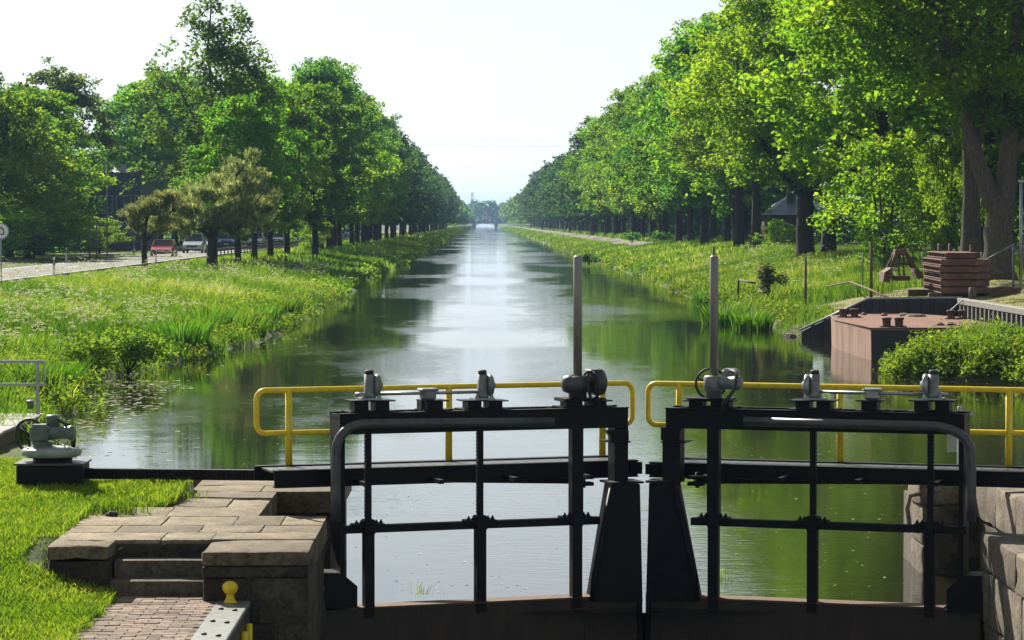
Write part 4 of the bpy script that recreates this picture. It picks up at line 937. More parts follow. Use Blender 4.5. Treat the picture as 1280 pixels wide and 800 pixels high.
# weeds caught on the sill of the gates
for px, py, lab in ((525, 752, 'wispy weed growing on the left gate sill'), (905, 708, 'wispy weed standing in the water behind the right gate')):
    c = at_d(px, py, 27.0 if px < 700 else 29.2); rg = np.random.default_rng(px); P = np.zeros((26, 3)); P[:, 0] = rg.normal(0, .08, 26)
    o = link('weed', blades('weed', P, .18 * rg.uniform(.4, 1.2, 26), .006, 'grass_bank', .8, px)); o.location = c if px < 700 else (c.x, c.y, 0); o.location.z = .12 if px < 700 else 0
    tag(o, lab, 'weed')

# ------------------------------------------------------------------ trees
def L(*p): return [Vector(q) for q in p]
# the two big forked trees by the stop logs
heroA = make_tree('hero_a', 101, 23, 8.6, 6.6, 50000, .215, 'leaf_yellow', 'bark', .62, [([(0, 0, 0), (.1, 0, 3), (.0, 0, 6.5), (-.5, .3, 11), (-.3, .2, 18)], .46, .10), ([(0, 0, 6), (-1.8, -.5, 9), (-3, -1, 14)], .28, .05), ([(.0, 0, 7), (1.8, .6, 11), (2.6, 1, 17)], .26, .05)], nclump=150, branch=.5, clump=.17)
heroB = make_tree('hero_b', 102, 22, 8.2, 6.2, 50000, .215, 'leaf', 'bark', .72, [([(0, 0, 0), (.0, 0, 1.4), (.05, 0, 2.9)], .62, .52), ([(-.05, 0, 2.6), (-.75, -.1, 4.2), (-1.5, -.3, 7), (-2.6, -.6, 11), (-3.4, -.8, 16)], .42, .06), ([(.12, 0, 2.6), (.35, 0, 4.6), (.5, .1, 8), (.9, .2, 13), (.7, .2, 18)], .48, .06), ([(.4, 0, 4.4), (1.6, -.2, 6.2), (3.2, -.4, 8.2)], .2, .05), ([(-.9, -.1, 4.6), (-.3, .1, 7.5), (-.4, .3, 11)], .2, .05)], nclump=150, branch=.5, clump=.17)
heroC = make_tree('hero_c', 103, 21, 8.0, 4.8, 46000, .25, 'leaf_yellow', 'dark_bark', .62, [([(0, 0, 0), (0, 0, 2.4), (.1, 0, 4)], .60, .50), ([(0, 0, 3.8), (-1.4, 0, 5.2), (-3.6, -.4, 8.5), (-4.4, -.4, 12)], .3, .05), ([(.1, 0, 3.8), (.4, 0, 7), (.2, .3, 12), (.1, .3, 17)], .4, .06), ([(.1, 0, 3.6), (1.3, .2, 5), (2.8, .4, 9)], .26, .05)], nclump=130, branch=.45, clump=.18)
heroD = make_tree('hero_d', 104, 20, 7.2, 4.6, 40000, .25, 'leaf', 'dark_bark', .56, [([(0, 0, 0), (.15, 0, 2), (.35, 0, 3.4)], .54, .42), ([(.3, 0, 3.2), (-.8, 0, 4.6), (-1.6, .1, 7), (-2.2, .2, 12)], .28, .05), ([(.35, 0, 3.2), (1.0, 0, 5), (1.2, .2, 9), (1.0, .2, 15)], .32, .06)], nclump=110, branch=.45, clump=.19)
heroE = make_tree('hero_e', 105, 19, 6.6, 6.2, 26000, .29, 'leaf_yellow', 'dark_bark', .45, nclump=100, branch=.4, clump=.2)
mids = [make_tree('mid_%d' % i, 200 + i, 18 + (i % 3), 6.6 + .4 * (i % 2), 3.5 + .3 * (i % 3), 20000, .335, lf, 'dark_bark', .42, nclump=100, branch=.4, clump=.20) for i, lf in enumerate(('leaf', 'leaf_dark', 'leaf', 'leaf_yellow', 'leaf_dark'))]
fars = [make_tree('far_%d' % i, 300 + i, 18 + (i % 3), 6.6, 3.6, 5200, .62, lf, 'dark_bark', .42, nclump=80, branch=.12, clump=.21) for i, lf in enumerate(('leaf_far', 'leaf_far', 'leaf_far'))]
tiny = [make_tree('tiny_%d' % i, 330 + i, 18, 6.8, 2.4, 380, 2.0, 'leaf_far', 'dark_bark', .45, nclump=40, branch=.0, clump=.24) for i in range(2)]
young = make_tree('young_maple', 401, 6.0, 3.0, .7, 9000, .17, 'leaf_yellow', 'bark', .10, nclump=60, branch=.4, clump=.24)
willow = make_tree('willow', 402, 13.5, 6.0, 1.2, 26000, .28, 'leaf', 'bark', .35, nclump=100, branch=.3, clump=.22, droop=.35)
dome = make_tree('dome', 403, 17, 6.4, 3, 20000, .32, 'leaf_birch', 'dark_bark', .4, nclump=110, branch=.3, clump=.18)
birch = make_tree('birch', 404, 17.2, 4.8, 4.5, 17000, .24, 'leaf_birch', 'bark', .28, [([(0, 0, 0), (.1, 0, 5), (.2, 0, 10), (-.2, 0, 14), (.0, 0, 16.6)], .28, .04), ([(.1, 0, 6), (1.4, 0, 9.5), (2.1, 0, 13)], .12, .03), ([(.1, 0, 7), (-1.4, 0, 10), (-2.6, 0, 12.6)], .12, .03)], nclump=90, branch=.7, clump=.21, droop=.5, top=.35, flat=.75)

# right bank
put_tree(heroA, 18.7, 107, float(zt(18.7, 107)), .3, 1, None, 'tall straight trunked tree standing behind the stack of rusty stop logs', name='deciduous_tree')
put_tree(heroB, 19.0, 102.5, float(zt(19, 102.5)), 0, 1, None, 'big grey tree with low forked trunk at the right edge by the blue pole', name='deciduous_tree')
put_tree(heroC, 18.35, 159, float(zt(18.35, 159)), 0, .9, .95, 'broad tree with thick dark trunk and bright yellow green crown', name='deciduous_tree')
put_tree(heroD, 19.9, 161, float(zt(19.9, 161)), 0, .9, .92, 'forked dark trunked tree leaning beside the thick dark trunk', name='deciduous_tree')
put_tree(young, 17.4, 121, float(zt(17.4, 121)), 0, 1, 1, 'young bright maple with foliage to the ground behind the grab', name='young_maple')
put_tree(young, 19.4, 116, float(zt(19.4, 116)), 2, .55, .9, 'slim maple sapling next to the tall straight trunk', name='young_maple')
put_tree(young, 20.3, 192, float(zt(20.3, 192)), 1, .5, .36, 'low maple sapling in front of the blue roofed house', name='young_maple')
G = 'trees along the right bank'
rng = np.random.default_rng(17)
put_tree(mids[3], 19.0, 131, float(zt(19, 131)), 2.2, .85, .95, 'leafy tree between the young maple and the forked dark trunk', G, 'deciduous_tree')
put_tree(mids[0], 21.5, 118, 1.9, 4.2, 1.0, 1.1, 'tree behind the young maple with its trunk hidden', G, 'deciduous_tree')
y = 199.; i = 0
while y < 1100:
    pr = (mids if y < 420 else fars); p_ = pr[int(rng.integers(len(pr)))]
    if i < 4: p_ = heroE if i != 2 else mids[0]
    x = 19.3 + rng.normal(0, .5); s = rng.uniform(.76, .90)
    lab = ('first tree of the right avenue past the thick dark trunk', 'second tree of the right avenue past the thick dark trunk', 'third tree of the right avenue past the thick dark trunk')[i] if i < 3 else 'green avenue tree in the long receding row on the right bank'
    put_tree(p_, x, y, float(zt(x, y)), rng.uniform(0, 6.28), s, s * rng.uniform(.98, 1.14), lab, G, 'avenue_tree'); i += 1
    y += rng.uniform(8.5, 11.5) * (1 if y < 500 else 1.15)
G2 = 'trees in the wood behind the right avenue'
for i in range(46):
    y = 108 + i * 8.5 + rng.uniform(-2, 2); x = rng.uniform(27, 33) if not (170 < y < 300) else rng.uniform(40, 46); x = max(x, 26) if y < 135 else x
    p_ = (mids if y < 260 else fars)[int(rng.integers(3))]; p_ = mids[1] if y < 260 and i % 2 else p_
    put_tree(p_, x, y, float(zt(x, y)), rng.uniform(0, 6.28), rng.uniform(.85, 1.05), rng.uniform(.75, .95), 'dark tree in the second row behind the right bank avenue', G2, 'woodland_tree')
ug = [(rng.uniform(29, 40), q) for q in np.arange(112, 420, 3.2)] + [(rng.uniform(26, 36), q) for q in np.arange(420, 1000, 6)]
ug = [(x, q) for x, q in ug if not (150 < q < 320 and 345 / F < x / q < 420 / F)]
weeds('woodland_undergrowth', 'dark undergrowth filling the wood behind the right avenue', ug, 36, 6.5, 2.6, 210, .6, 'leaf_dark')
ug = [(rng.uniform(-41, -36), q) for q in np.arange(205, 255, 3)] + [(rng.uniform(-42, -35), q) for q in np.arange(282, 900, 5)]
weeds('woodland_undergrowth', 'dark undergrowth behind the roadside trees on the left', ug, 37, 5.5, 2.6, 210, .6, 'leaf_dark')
# left bank, on the canal side of the road
G = 'trees along the left bank'
spots = [(-15.4, 174, 0, .52, 'slim trunked tree right behind the pine with the thick trunk'), (-15.6, 189, 2, .56, 'tree with narrow trunk third along the left bank grass'), (-15.8, 206, 0, .62, 'tree with narrow trunk fourth along the left bank grass'),
         (-16.0, 226, 3, .66, 'tree on the left bank next to the grey cabinet'), (-13.4, 221, 0, .68, 'tree with thick black trunk right of the grey cabinet'), (-14.8, 252, 1, .78, 'tree with twin looking trunk past the thick black trunk'), (-14.6, 262, 2, .78, 'closest neighbour beyond the twin looking trunk on the left bank')]
for x, y, k_, s, lab in spots: put_tree(mids[k_], x, y, float(zt(x, y)), rng.uniform(0, 6.28), s, s * 1.14, lab, G, 'bank_tree')
put_tree(young, -14.6, 236, 1.0, 1, .55, .6, 'thin young tree just left of the thick black trunk', name='young_tree')
y = 276.; i = 0
while y < 1100:
    pr = (mids if y < 420 else fars); p_ = pr[int(rng.integers(len(pr)))]; x = -15.2 + rng.normal(0, .45); s = rng.uniform(.66, .78)
    put_tree(p_, x, y, float(zt(x, y)), rng.uniform(0, 6.28), s, s * rng.uniform(1.08, 1.26), 'green avenue tree in the long receding row on the left bank', G, 'avenue_tree'); i += 1
    y += rng.uniform(8.5, 11.5) * (1 if y < 500 else 1.15)
put_tree(birch, -17.9, 183, 1.1, .4, 1.05, 1.0, 'tall airy birch rising above the left trees', name='birch_tree', cat='tree')
# beyond the road
put_tree(dome, -40.5, 262, 1.1, 0, .95, 1.0, 'dome crowned tree rising behind the roadside trees on the left', name='dome_tree')
GB = 'roadside trees beyond the road'
for (x, y, p_, s, sz, lab) in ((-35.0, 196, willow, 1.0, .92, 'pale green roadside tree nearest the left edge'), (-33.6, 205, willow, .85, .8, 'pale bushy roadside tree next to the one at the left edge'), (-36.5, 214, mids[0], .85, .62, 'green roadside tree behind the pale bushy ones'),
                               (-36, 226, mids[2], .8, .66, 'green roadside tree left of the slate blue building'), (-42, 236, mids[1], .9, .8, 'dark roadside tree in front of the dome crowned tree'), (-35.5, 288, mids[0], 1., .95, 'roadside tree right of the slate blue building'),
                               (-46, 205, mids[1], .9, .75, 'dark tree filling the gap at the far left edge')):
    put_tree(p_, x, y, 1.1, rng.uniform(0, 6.28), s, sz, lab, GB, 'roadside_tree')
put_tree(young, -32.2, 199, 1.1, 0, 1.2, .75, 'low leafy bush at the roadside below the pale trees', name='roadside_bush', cat='bush')
put_tree(young, -33.2, 188, 1.1, 1, 1.2, .7, 'dark low bush behind the round traffic sign', name='roadside_bush', cat='bush')
put_tree(young, -32.0, 232, 1.1, 3, 1.0, .5, 'low bush in front of the slate blue building', name='roadside_bush', cat='bush')
y = 296.; i = 0
while y < 700:
    p_ = (mids if y < 380 else fars)[int(rng.integers(3))]; x = -34 + rng.normal(0, 1)
    put_tree(p_, x, y, 1.1, rng.uniform(0, 6.28), 1, rng.uniform(.85, 1.02), 'tree in the far row beyond the road on the left', GB, 'roadside_tree'); y += rng.uniform(9, 13)
# past a kilometre the rows read as one mass
def mass(name, label, spots, seed):
    rg = np.random.default_rng(seed); V = []; T = []
    src = [np.array([v.co[:] for v in t[1].vertices]) for t in tiny]; st = [np.array([d.value for d in t[1].attributes['tint'].data]) for t in tiny]
    for (x, y, z, s) in spots:
        k = int(rg.integers(2)); a = rg.uniform(0, 6.28); c, d = math.cos(a), math.sin(a); p = src[k] * s
        V.append(np.stack([p[:, 0] * c - p[:, 1] * d + x, p[:, 0] * d + p[:, 1] * c + y, p[:, 2] * rg.uniform(.9, 1.1) + z], 1)); T.append(st[k])
    return stuff(name, npmesh(name, np.concatenate(V), 4, 'leaf_dark', np.concatenate(T)), label, 'trees')
mass('far_treeline', 'hazy far end of the right bank avenue', [(19.5 + rng.normal(0, 1), y, 2, .82) for y in np.arange(1105, 2400, 11)], 71)
mass('far_treeline', 'hazy far end of the left bank avenue', [(-15.3 + rng.normal(0, 1), y, 1, .78) for y in np.arange(1105, 2400, 11)], 72)
mass('far_treeline', 'blue hazy wood closing the view behind the far bridge', [(x, 2480 + rng.uniform(0, 80), 1, rng.uniform(.9, 1.25)) for x in np.arange(-150, 160, 2.6)], 73)

# pines in front of the road
def make_pine(seed, pads, leaders, ntuft, tuft=.20):
    rg = np.random.default_rng(seed); W = MB(); lp = []
    for pl, r0, r1 in leaders:
        pl = L(*pl); m = len(pl); W.tube(pl, [r0 + (r1 - r0) * i / (m - 1) for i in range(m)], 8); 
        for i in range(m - 1): lp += [pl[i].lerp(pl[i + 1], t / 5) for t in range(5)]
    A = np.array(pads); wt = A[:, 3] ** 2; wt /= wt.sum(); ci = rg.choice(len(A), ntuft, p=wt)
    for (x, y, z, r) in pads:
        c = Vector((x, y, z)); q = min([k for k in lp if k.z < z + .3] or lp, key=lambda k: (k - c).length); W.tube(bez(q, q.lerp(c, .5) + Vector((0, 0, .15)), c, 4), [.06, .045, .03, .015], 5)
    u = rg.normal(size=(ntuft, 3)); u /= np.linalg.norm(u, axis=1)[:, None]
    sub = rg.normal(size=(len(A), 6, 3)) * .4; si = rg.integers(0, 6, ntuft)
    off = u * (rg.uniform(0, 1, ntuft) ** .5)[:, None] * .6 + sub[ci, si]; off[:, 2] *= .5
    P = A[ci, :3] + off * A[ci, 3:4]
    ax = off / (np.linalg.norm(off, axis=1)[:, None] + .1) * .7 + np.array([0, 0, 1.1]) + rg.normal(size=(ntuft, 3)) * .35; ax /= np.linalg.norm(ax, axis=1)[:, None]
    K = 9; V = []
    side = rg.normal(size=(ntuft, K, 3)); dirn = ax[:, None] * 1.0 + side * .55; dirn /= np.linalg.norm(dirn, axis=2)[:, :, None]
    ln = tuft * rg.uniform(.7, 1.3, (ntuft, K, 1)); wd = np.cross(dirn, rg.normal(size=(ntuft, K, 3))); wd /= np.linalg.norm(wd, axis=2)[:, :, None]
    root = P[:, None] + ax[:, None] * tuft * rg.uniform(-.5, .5, (ntuft, K, 1))
    v = np.stack([root - wd * .016, root + wd * .016, root + dirn * ln], 2).reshape(-1, 3)
    tint = np.clip(rg.normal(.38, .18, (ntuft, 1)) + .35 * (rg.uniform(0, 1, (ntuft, 1)) > .8) + rg.normal(0, .06, (ntuft, K)), 0, 1)
    return W.mesh('pine_trunk', 'dark_bark', None, True), npmesh('pine_crown', v, 3, 'needle', np.repeat(tint.ravel(), 3))
def pinepads(lst, D): return lst
# crown outlines in metres from each pine's base (x right, z up)
pA = make_pine(501, [(.0, 0, 3.3, .9), (-.5, 0, 3.0, .7), (-.3, .2, 2.3, .75), (.6, 0, 3.5, 1.0), (1.5, 0, 3.9, .9), (.9, .2, 2.5, .8), (1.6, -.2, 1.9, .7), (.5, 0, 1.6, .6), (2.4, .2, 3.3, .9)][:6] + [(1.9, -.2, 2.5, .7), (2.4, .2, 3.3, .9)], [([(0, 0, -.2), (-.08, 0, 1.2), (-.05, 0, 2.4), (.3, 0, 3.6)], .19, .05), ([(-.06, 0, 1.6), (.8, 0, 2.6), (1.6, 0, 3.5)], .08, .03)], 2600)
pads = []
rg = np.random.default_rng(9)
for (x, z, r) in ((-2.6, 3.3, 1.0), (-1.7, 3.9, 1.1), (-.7, 4.3, 1.2), (.2, 4.8, 1.2), (1.0, 5.4, 1.1), (1.7, 6.0, .9), (2.3, 6.5, .7), (2.5, 5.3, .9), (-1.9, 2.8, .9), (-.8, 2.9, 1.1), (.4, 3.3, 1.2), (1.4, 4.0, 1.1), (2.4, 4.1, 1.0), (.0, 2.6, .9), (1.2, 2.9, .9), (2.2, 2.8, 1.0), (-1.4, 2.35, .7), (2.9, 2.5, .6), (1.0, 2.5, .7), (2.6, 3.3, .9), (-3.3, 2.9, .9), (-2.9, 3.0, 1.0), (-2.4, 2.7, .9), (-.9, 3.6, 1.1), (.8, 4.2, 1.1), (1.8, 5.0, 1.0), (-1.3, 3.2, 1.0), (3.0, 3.6, .8), (3.0, 4.6, .8)):
    for q in range(2): pads.append((x + rg.normal(0, .25), rg.uniform(-1.6, 1.6), z + rg.normal(0, .15), r * .85))
pB = make_pine(502, pads, [([(0, 0, -.2), (.02, 0, 1.2), (.1, 0, 2.6), (.6, 0, 4.2), (1.6, 0, 5.8), (2.2, 0, 6.5)], .36, .05), ([(.05, 0, 1.9), (-1.2, -.2, 2.9), (-2.4, -.2, 3.4)], .13, .03), ([(.1, 0, 2.4), (1.3, .3, 3.0), (2.4, .3, 3.6)], .11, .03)], 9500)
t = put_tree(pA, -17.75, 146, float(zt(-17.75, 146)), 0, 1, None, 'small leaning pine with dark trunk at the road edge left of the red car', name='pine_tree')
t = put_tree(pB, -15.45, 158, float(zt(-15.45, 158)), 0, 1, None, 'large grey green pine with thick trunk in front of the cars', name='pine_tree')

# ------------------------------------------------------------------ dock: pontoon, walls, stop logs, grab
BZ = .9
pt = thing('pontoon', 'rusty flat steel work pontoon lying in the dock on the right bank', 'pontoon', (12, 80, 0), world=True)
hull = [(10.5, 75.3), (10.38, 82), (10.7, 85.6), (11.8, 87), (13.6, 86.4), (14.3, 84), (14.3, 77.4), (13.6, 75.3)]
m = MB(); m.prism(hull, lambda a, b, c: (a + (0 if c > 0 else (12.3 - a) * .02), b + (0 if c > 0 else (81 - b) * .02), c), -.6, BZ - .06); m.build('hull', 'hull_rust', pt)
m = MB(); m.prism([(12.3 + (a - 12.3) * .985, 81 + (b - 81) * .985) for a, b in hull], lambda a, b, c: (a, b, c), BZ - .06, BZ - .02); m.build('deck', 'deck_rust', pt)
m = MB(); m.tube([(a, b, BZ - .03) for a, b in hull], .03, 6, closed=True); m.build('rubbing_strake', 'rust_edge', pt, True)
m = MB(); m.box(10.52, 13.6, 75.27, 75.3, .05, BZ - .08); m.build('end_plate', 'sheet_pile', pt)  # near-black sheet over the camera-facing hull end, shade put into colour
def bitts(px, py, s):
    c = at_z(px, py, BZ); b = thing_part('bitts', pt); o = pt['wo']
    for q in (-.17, .17):
        m = MB(); m.lathe((c.x + q - o[0], c.y - o[1], BZ - .02), (0, 0, 1), [(0, .12), (.05, .115), (s - .06, .115), (s - .05, .14), (s, .14), (s + .01, .1)], 12); m.build('post', 'rust_brown', b, True)
    m = MB(); m.cbox(c.x - .36 - o[0], c.x + .36 - o[0], c.y - .15 - o[1], c.y + .15 - o[1], BZ - .022, BZ + .02, .01); m.build('base', 'rust_brown', b)
bitts(1061, 396, .26); bitts(1116, 408, .26); bitts(1196, 398, .26)
m = MB()
for (px, py, r) in ((1130, 394, .25), (1142, 395, .3), (1150, 395, .2), (1105, 394, .12), (1175, 406, .14), (1188, 406, .18), (1080, 393, .1)):
    c = at_z(px, py, BZ); m.lathe((c.x, c.y, BZ - .02), (0, 0, 1), [(0, r), (.05, r * .8), (.09, r * .3)], 8)
m.build('rust_scale', 'rust_brown', pt)['kind'] = 'stuff'

dw = thing('dock_wall', 'dark steel sheet wall with sloping wing at the back of the dock', 'wall', (13, 90, 0), world=True)
m = MB(); m.prism([(10.3, -1.2), (10.3, .22), (12.45, 1.25), (15.5, 1.28), (15.5, -1.2)], lambda a, b, c: (a, c, b), 90.0, 90.12); m.build('sheet', 'sheet_pile', dw)
m = MB(); m.tube([(10.25, 89.99, .26), (12.45, 89.99, 1.28), (15.5, 89.99, 1.31)], .045, 6); m.build('capping', 'galv', dw, True)
for k in range(12): m = MB(); xx = 10.6 + k * .4; z1 = min(1.2, .3 + (xx - 10.3) * .45); m.box(xx, xx + .16, 89.9, 90.0, -1, z1); m.build('sheet_rib', 'sheet_pile', dw)
fw = thing('fender_wall', 'pale timber capped quay wall with upright fenders right of the pontoon', 'quay wall', (15.5, 84, 0), world=True)
m = MB(); m.cbox(15.32, 15.62, 73.5, 89.9, 1.10, 1.30, .02); m.build('capping_beam', 'pale_timber', fw)
m = MB(); m.box(15.5, 15.6, 73.5, 89.9, -1.2, 1.10); m.build('backing', 'sheet_pile', fw)
for k in range(22): m = MB(); yy = 74.0 + k * .73; m.cbox(15.34, 15.5, yy, yy + .2, -.6, 1.10, .02); m.build('fender', 'pale_timber', fw)
m = MB(); c = at_d(1221, 372, 88.5); m.cyl((15.6, 88.6, 1.3), (15.6, 88.6, 1.68), .12, n=10); m.build('post', 'brown_wood', fw, True)
m = MB(); m.bar((14.9, 88.8, .9), (15.35, 88.8, 1.3), .05, .04); m.build('brace', 'galv', fw)
# bits of stone at the toe of the wing wall
for k in range(9):
    c = at_z(985 + k * 5.5 + random.uniform(-2, 2), 415 + random.uniform(-3, 4), .08); r = random.uniform(.12, .26); m = MB()
    m.lathe((c.x, c.y, -.1), (random.uniform(-.2, .2), random.uniform(-.2, .2), 1), [(0, r), (r * .6, r * 1.1), (r * 1.1, r * .7), (r * 1.3, r * .1)], 6)
    tag(m.build('rubble_stone', 'pale_stone', None), 'brown rubble stone at the foot of the dock wing wall', 'stone', 'rubble at the wing wall')

# stack of stop logs
SX, SY = 16.05, 92.6; sz0 = float(zt(SX, SY + 2)) + .02
for k, (dy) in enumerate((.6, 5.2)):
    m = MB(); m.cbox(SX - 1.1, SX + 1.0, SY + dy, SY + dy + .25, sz0 - .25, sz0 + .1, .015); tag(m.build('bearer_timber', 'brown_wood', None), ('front dark timber bearer under the rusty stop logs', 'back dark timber bearer under the rusty stop logs')[k], 'timber')
def stop_log(label, x, y, z, wd, ln, ht, rz=0, lugs=False):
    t = thing('stop_log', label, 'stop log', (x, y, z), rz, 'stacked rusty stop logs')
    b = MB(); b.box(-wd / 2, wd / 2, 0, ln, ht - .035, ht); b.box(-wd / 2, wd / 2, 0, ln, 0, .03); b.build('flange_plate', 'rust_red', t)
    b = MB(); b.box(-wd / 2 + .02, wd / 2 - .01, .02, .05, .03, ht - .035); b.box(-wd / 2 + .0, wd / 2, -.012, .02, .012, ht - .012); b.build('end_plate', 'rust_brown' if z > 9 else 'rust_red', t)
    for s_ in (-1, 1): b = MB(); b.box(s_ * (wd / 2 - .2) - .012, s_ * (wd / 2 - .2) + .012, .05, ln - .05, .03, ht - .035); b.build('web', 'rust_red', t)
    for j in range(7):
        for s_ in (-1, 1): yy = .5 + j * (ln - 1) / 6; b = MB(); xx = sorted((s_ * wd / 2 - s_ * .01, s_ * (wd / 2 - .188))); b.box(xx[0], xx[1], yy, yy + .05, .03, ht - .035); b.build('stiffener', 'rust_red', t)
    if lugs:
        for yy, xx in lugs: b = MB(); b.cbox(xx - .05, xx + .05, yy, yy + .3, ht, ht + .26, .02); b.build('lifting_lug', 'rust_brown', t)
names = ('lowest', 'second lowest', 'middle', 'second highest wide', 'highest wide')
for k in range(5): stop_log('%s rusty red stop log of the stack on the mown grass' % names[k], SX + random.uniform(-.04, .04), SY + random.uniform(-.06, .06), sz0 + .1 + k * .232, 1.62, 6.4, .20, R(-3.7) + random.uniform(-.006, .006))
stop_log('narrow rusty stop log lying left on top of the stack', SX - .1, SY + .35, sz0 + .1 + 5 * .232, .95, 5.6, .19, R(-2.5), [(4.9, -.1), (4.3, .2)])
stop_log('narrow rusty stop log lying right on top of the stack', SX + .52, SY + .9, sz0 + .1 + 5 * .232, .22, 5.0, .19, R(-3.5), [(1.2, 0)])
for k, (px, py) in enumerate(((1256, 362), (1266, 363), (1248, 363))):
    c = at_z(px, py, 1.5); m = MB(); m.cbox(c.x - .25, c.x + .25, c.y - .1, c.y + .1, c.z - .2, c.z + .1, .02); tag(m.build('scrap_block', 'rust_brown', None), ('small rusty scrap block in the shadow right of the stop logs', 'rusty scrap block farthest right of the stop logs', 'rusty scrap block closest to the stop logs')[k], 'scrap')

# clamshell grab
gc = at_d(1126, 353, 97); gz = float(zt(gc.x, 97)) - .02; k_ = 97 / F
gb = thing('clamshell_grab', 'rusty clamshell digging grab standing open left of the stop logs', 'grab', (gc.x, 97, gz), world=True)
def gpt(px, py, dy=0): p = at_d(px, py, 97); return (p.x, 97 + dy, p.z)
for s_, (a, b_, c_) in ((-1, ((1119, 316), (1112, 334), (1101, 352))), (1, ((1133, 316), (1141, 334), (1152, 347)))):
    for dy in (-.35, .35):
        m = MB(); m.tube([gpt(*a, dy * .4), gpt(*b_, dy)], [.055, .06], 6); m.build('arm', 'rust_brown', gb, True)
    p = [gpt(*b_)[0::2], gpt(b_[0] + s_ * 9, b_[1] + 6)[0::2], gpt(*c_)[0::2], gpt(c_[0] - s_ * 8, c_[1] + 1)[0::2], gpt(c_[0] - s_ * 11, c_[1] - 7)[0::2]]
    m = MB(); m.prism(p, lambda u_, v_, w_: (u_, w_, v_), 96.45, 97.55); m.build('bucket_shell', 'rust_brown', gb)
m = MB(); m.cbox(*sorted((gpt(1119, 0)[0], gpt(1134, 0)[0])), 96.75, 97.25, gpt(0, 319)[2], gpt(0, 312)[2], .03); m.build('head', 'rust_brown', gb)
m = MB(); m.ring(gpt(1126, 311), (0, 1, 0), .12, .03, 12, 5); m.build('shackle', 'rust_brown', gb, True)
for q in (-3, 3): m = MB(); m.tube([gpt(1126 + q, 318), gpt(1127 + q, 346)], .035, 6); m.build('hoist_rod', 'rust_brown', gb, True)
m = MB(); m.cbox(*sorted((gpt(1117, 0)[0], gpt(1138, 0)[0])), 96.7, 97.3, gpt(0, 351)[2], gpt(0, 345)[2], .03); m.build('closing_head', 'rust_brown', gb)
m = MB(); m.tube([gpt(1113, 331), gpt(1126, 329), gpt(1140, 331)], .04, 6); m.build('cross_bar', 'rust_brown', gb, True)

# bent pipe on the bank, fence posts, leaning rail
m = MB(); pts = [at_z(1033, 366, 1.0), at_z(1062, 360.5, 1.25), at_z(1088, 371, 1.15), at_z(1113, 383, .95)]
m.tube([p + Vector((0, 0, .25)) for p in pts], .035, 7); tag(m.build('bent_pipe', 'rust_brown', None, True), 'bent dark pipe lying over the bank left of the dock', 'pipe')
def post(px, y0, y1, D, r, label, mat='brown_wood', lean=0):
    a, b = at_d(px, y0, D), at_d(px + lean, y1, D); b.z = min(b.z, float(zt(b.x, D))) - .1; m = MB(); m.tube([b, a], [r, r * .9], 8); return tag(m.build('fence_post', mat, None, True), label, 'fence post', 'posts on the right bank')
post(1007, 322, 361, 101, .05, 'dark wooden fence post beside the rose bush on the right bank')
post(1089, 303, 351, 102, .06, 'taller dark fence post left of the grab')
post(923, 349, 367, 118, .055, 'short dark post carrying the leaning rail on the right bank', lean=-1)
m = MB(); m.tube([at_d(924, 350, 118), at_d(944, 354, 116)], .05, 6); tag(m.build('leaning_rail', 'brown_wood', None, True), 'dark wooden rail leaning from the short post into the rose bush', 'rail')
post(892, 308, 320, 150, .06, 'short dark stump post behind the right spindle guard')
# wire fence towards the right
wf = thing('wire_fence', 'thin green wire mesh fence between the tall post and the blue pole', 'fence', (17, 103, 1.5), world=True)
a, b = at_d(1072, 312, 103), at_d(1232, 312, 103)
for k in range(9): z = 1.35 + k * .15; m = MB(); m.tube([(a.x, 103, z), (b.x, 103, z)], .006, 4); m.build('wire', 'green_grey_paint', wf)
for k in range(5): xx = a.x + .2 + k * 1.1; m = MB(); m.cyl((xx, 103, 1.2), (xx, 103, 2.65), .022, n=6); m.build('stake', 'green_grey_paint', wf, True)
D = 94; bp_ = at_d(1276.5, 226, D)
bt = thing('blue_pole', 'tall pale blue steel pole at the right edge', 'pole', (bp_.x, D, 1.4), world=True)
m = MB(); m.cyl((bp_.x, D, 1.3), (bp_.x, D, bp_.z), .055, n=10); m.build('pole', 'galv', bt, True)
m = MB(); m.cbox(bp_.x - .1, bp_.x + .3, D - .07, D + .07, bp_.z - .06, bp_.z + .04, .02); m.build('head', 'galv', bt)
gf = thing('gate_brace', 'dark green angled steel braces in front of the forked tree', 'brace', (bp_.x, D + 1, 1.4), world=True)
p0, p1, p2 = at_d(1225, 329, D + 1), at_d(1267, 306, D + 1), at_d(1290, 336, D + 1)
for a, b in ((p0, p1), (p1, p2)): m = MB(); m.tube([a, b], .035, 6); m.build('brace', 'green_grey_paint', gf, True)
m = MB(); m.tube([(p1.x, D + 1, 1.2), (p1.x, D + 1, p1.z)], .04, 6); m.build('post', 'green_grey_paint', gf, True)

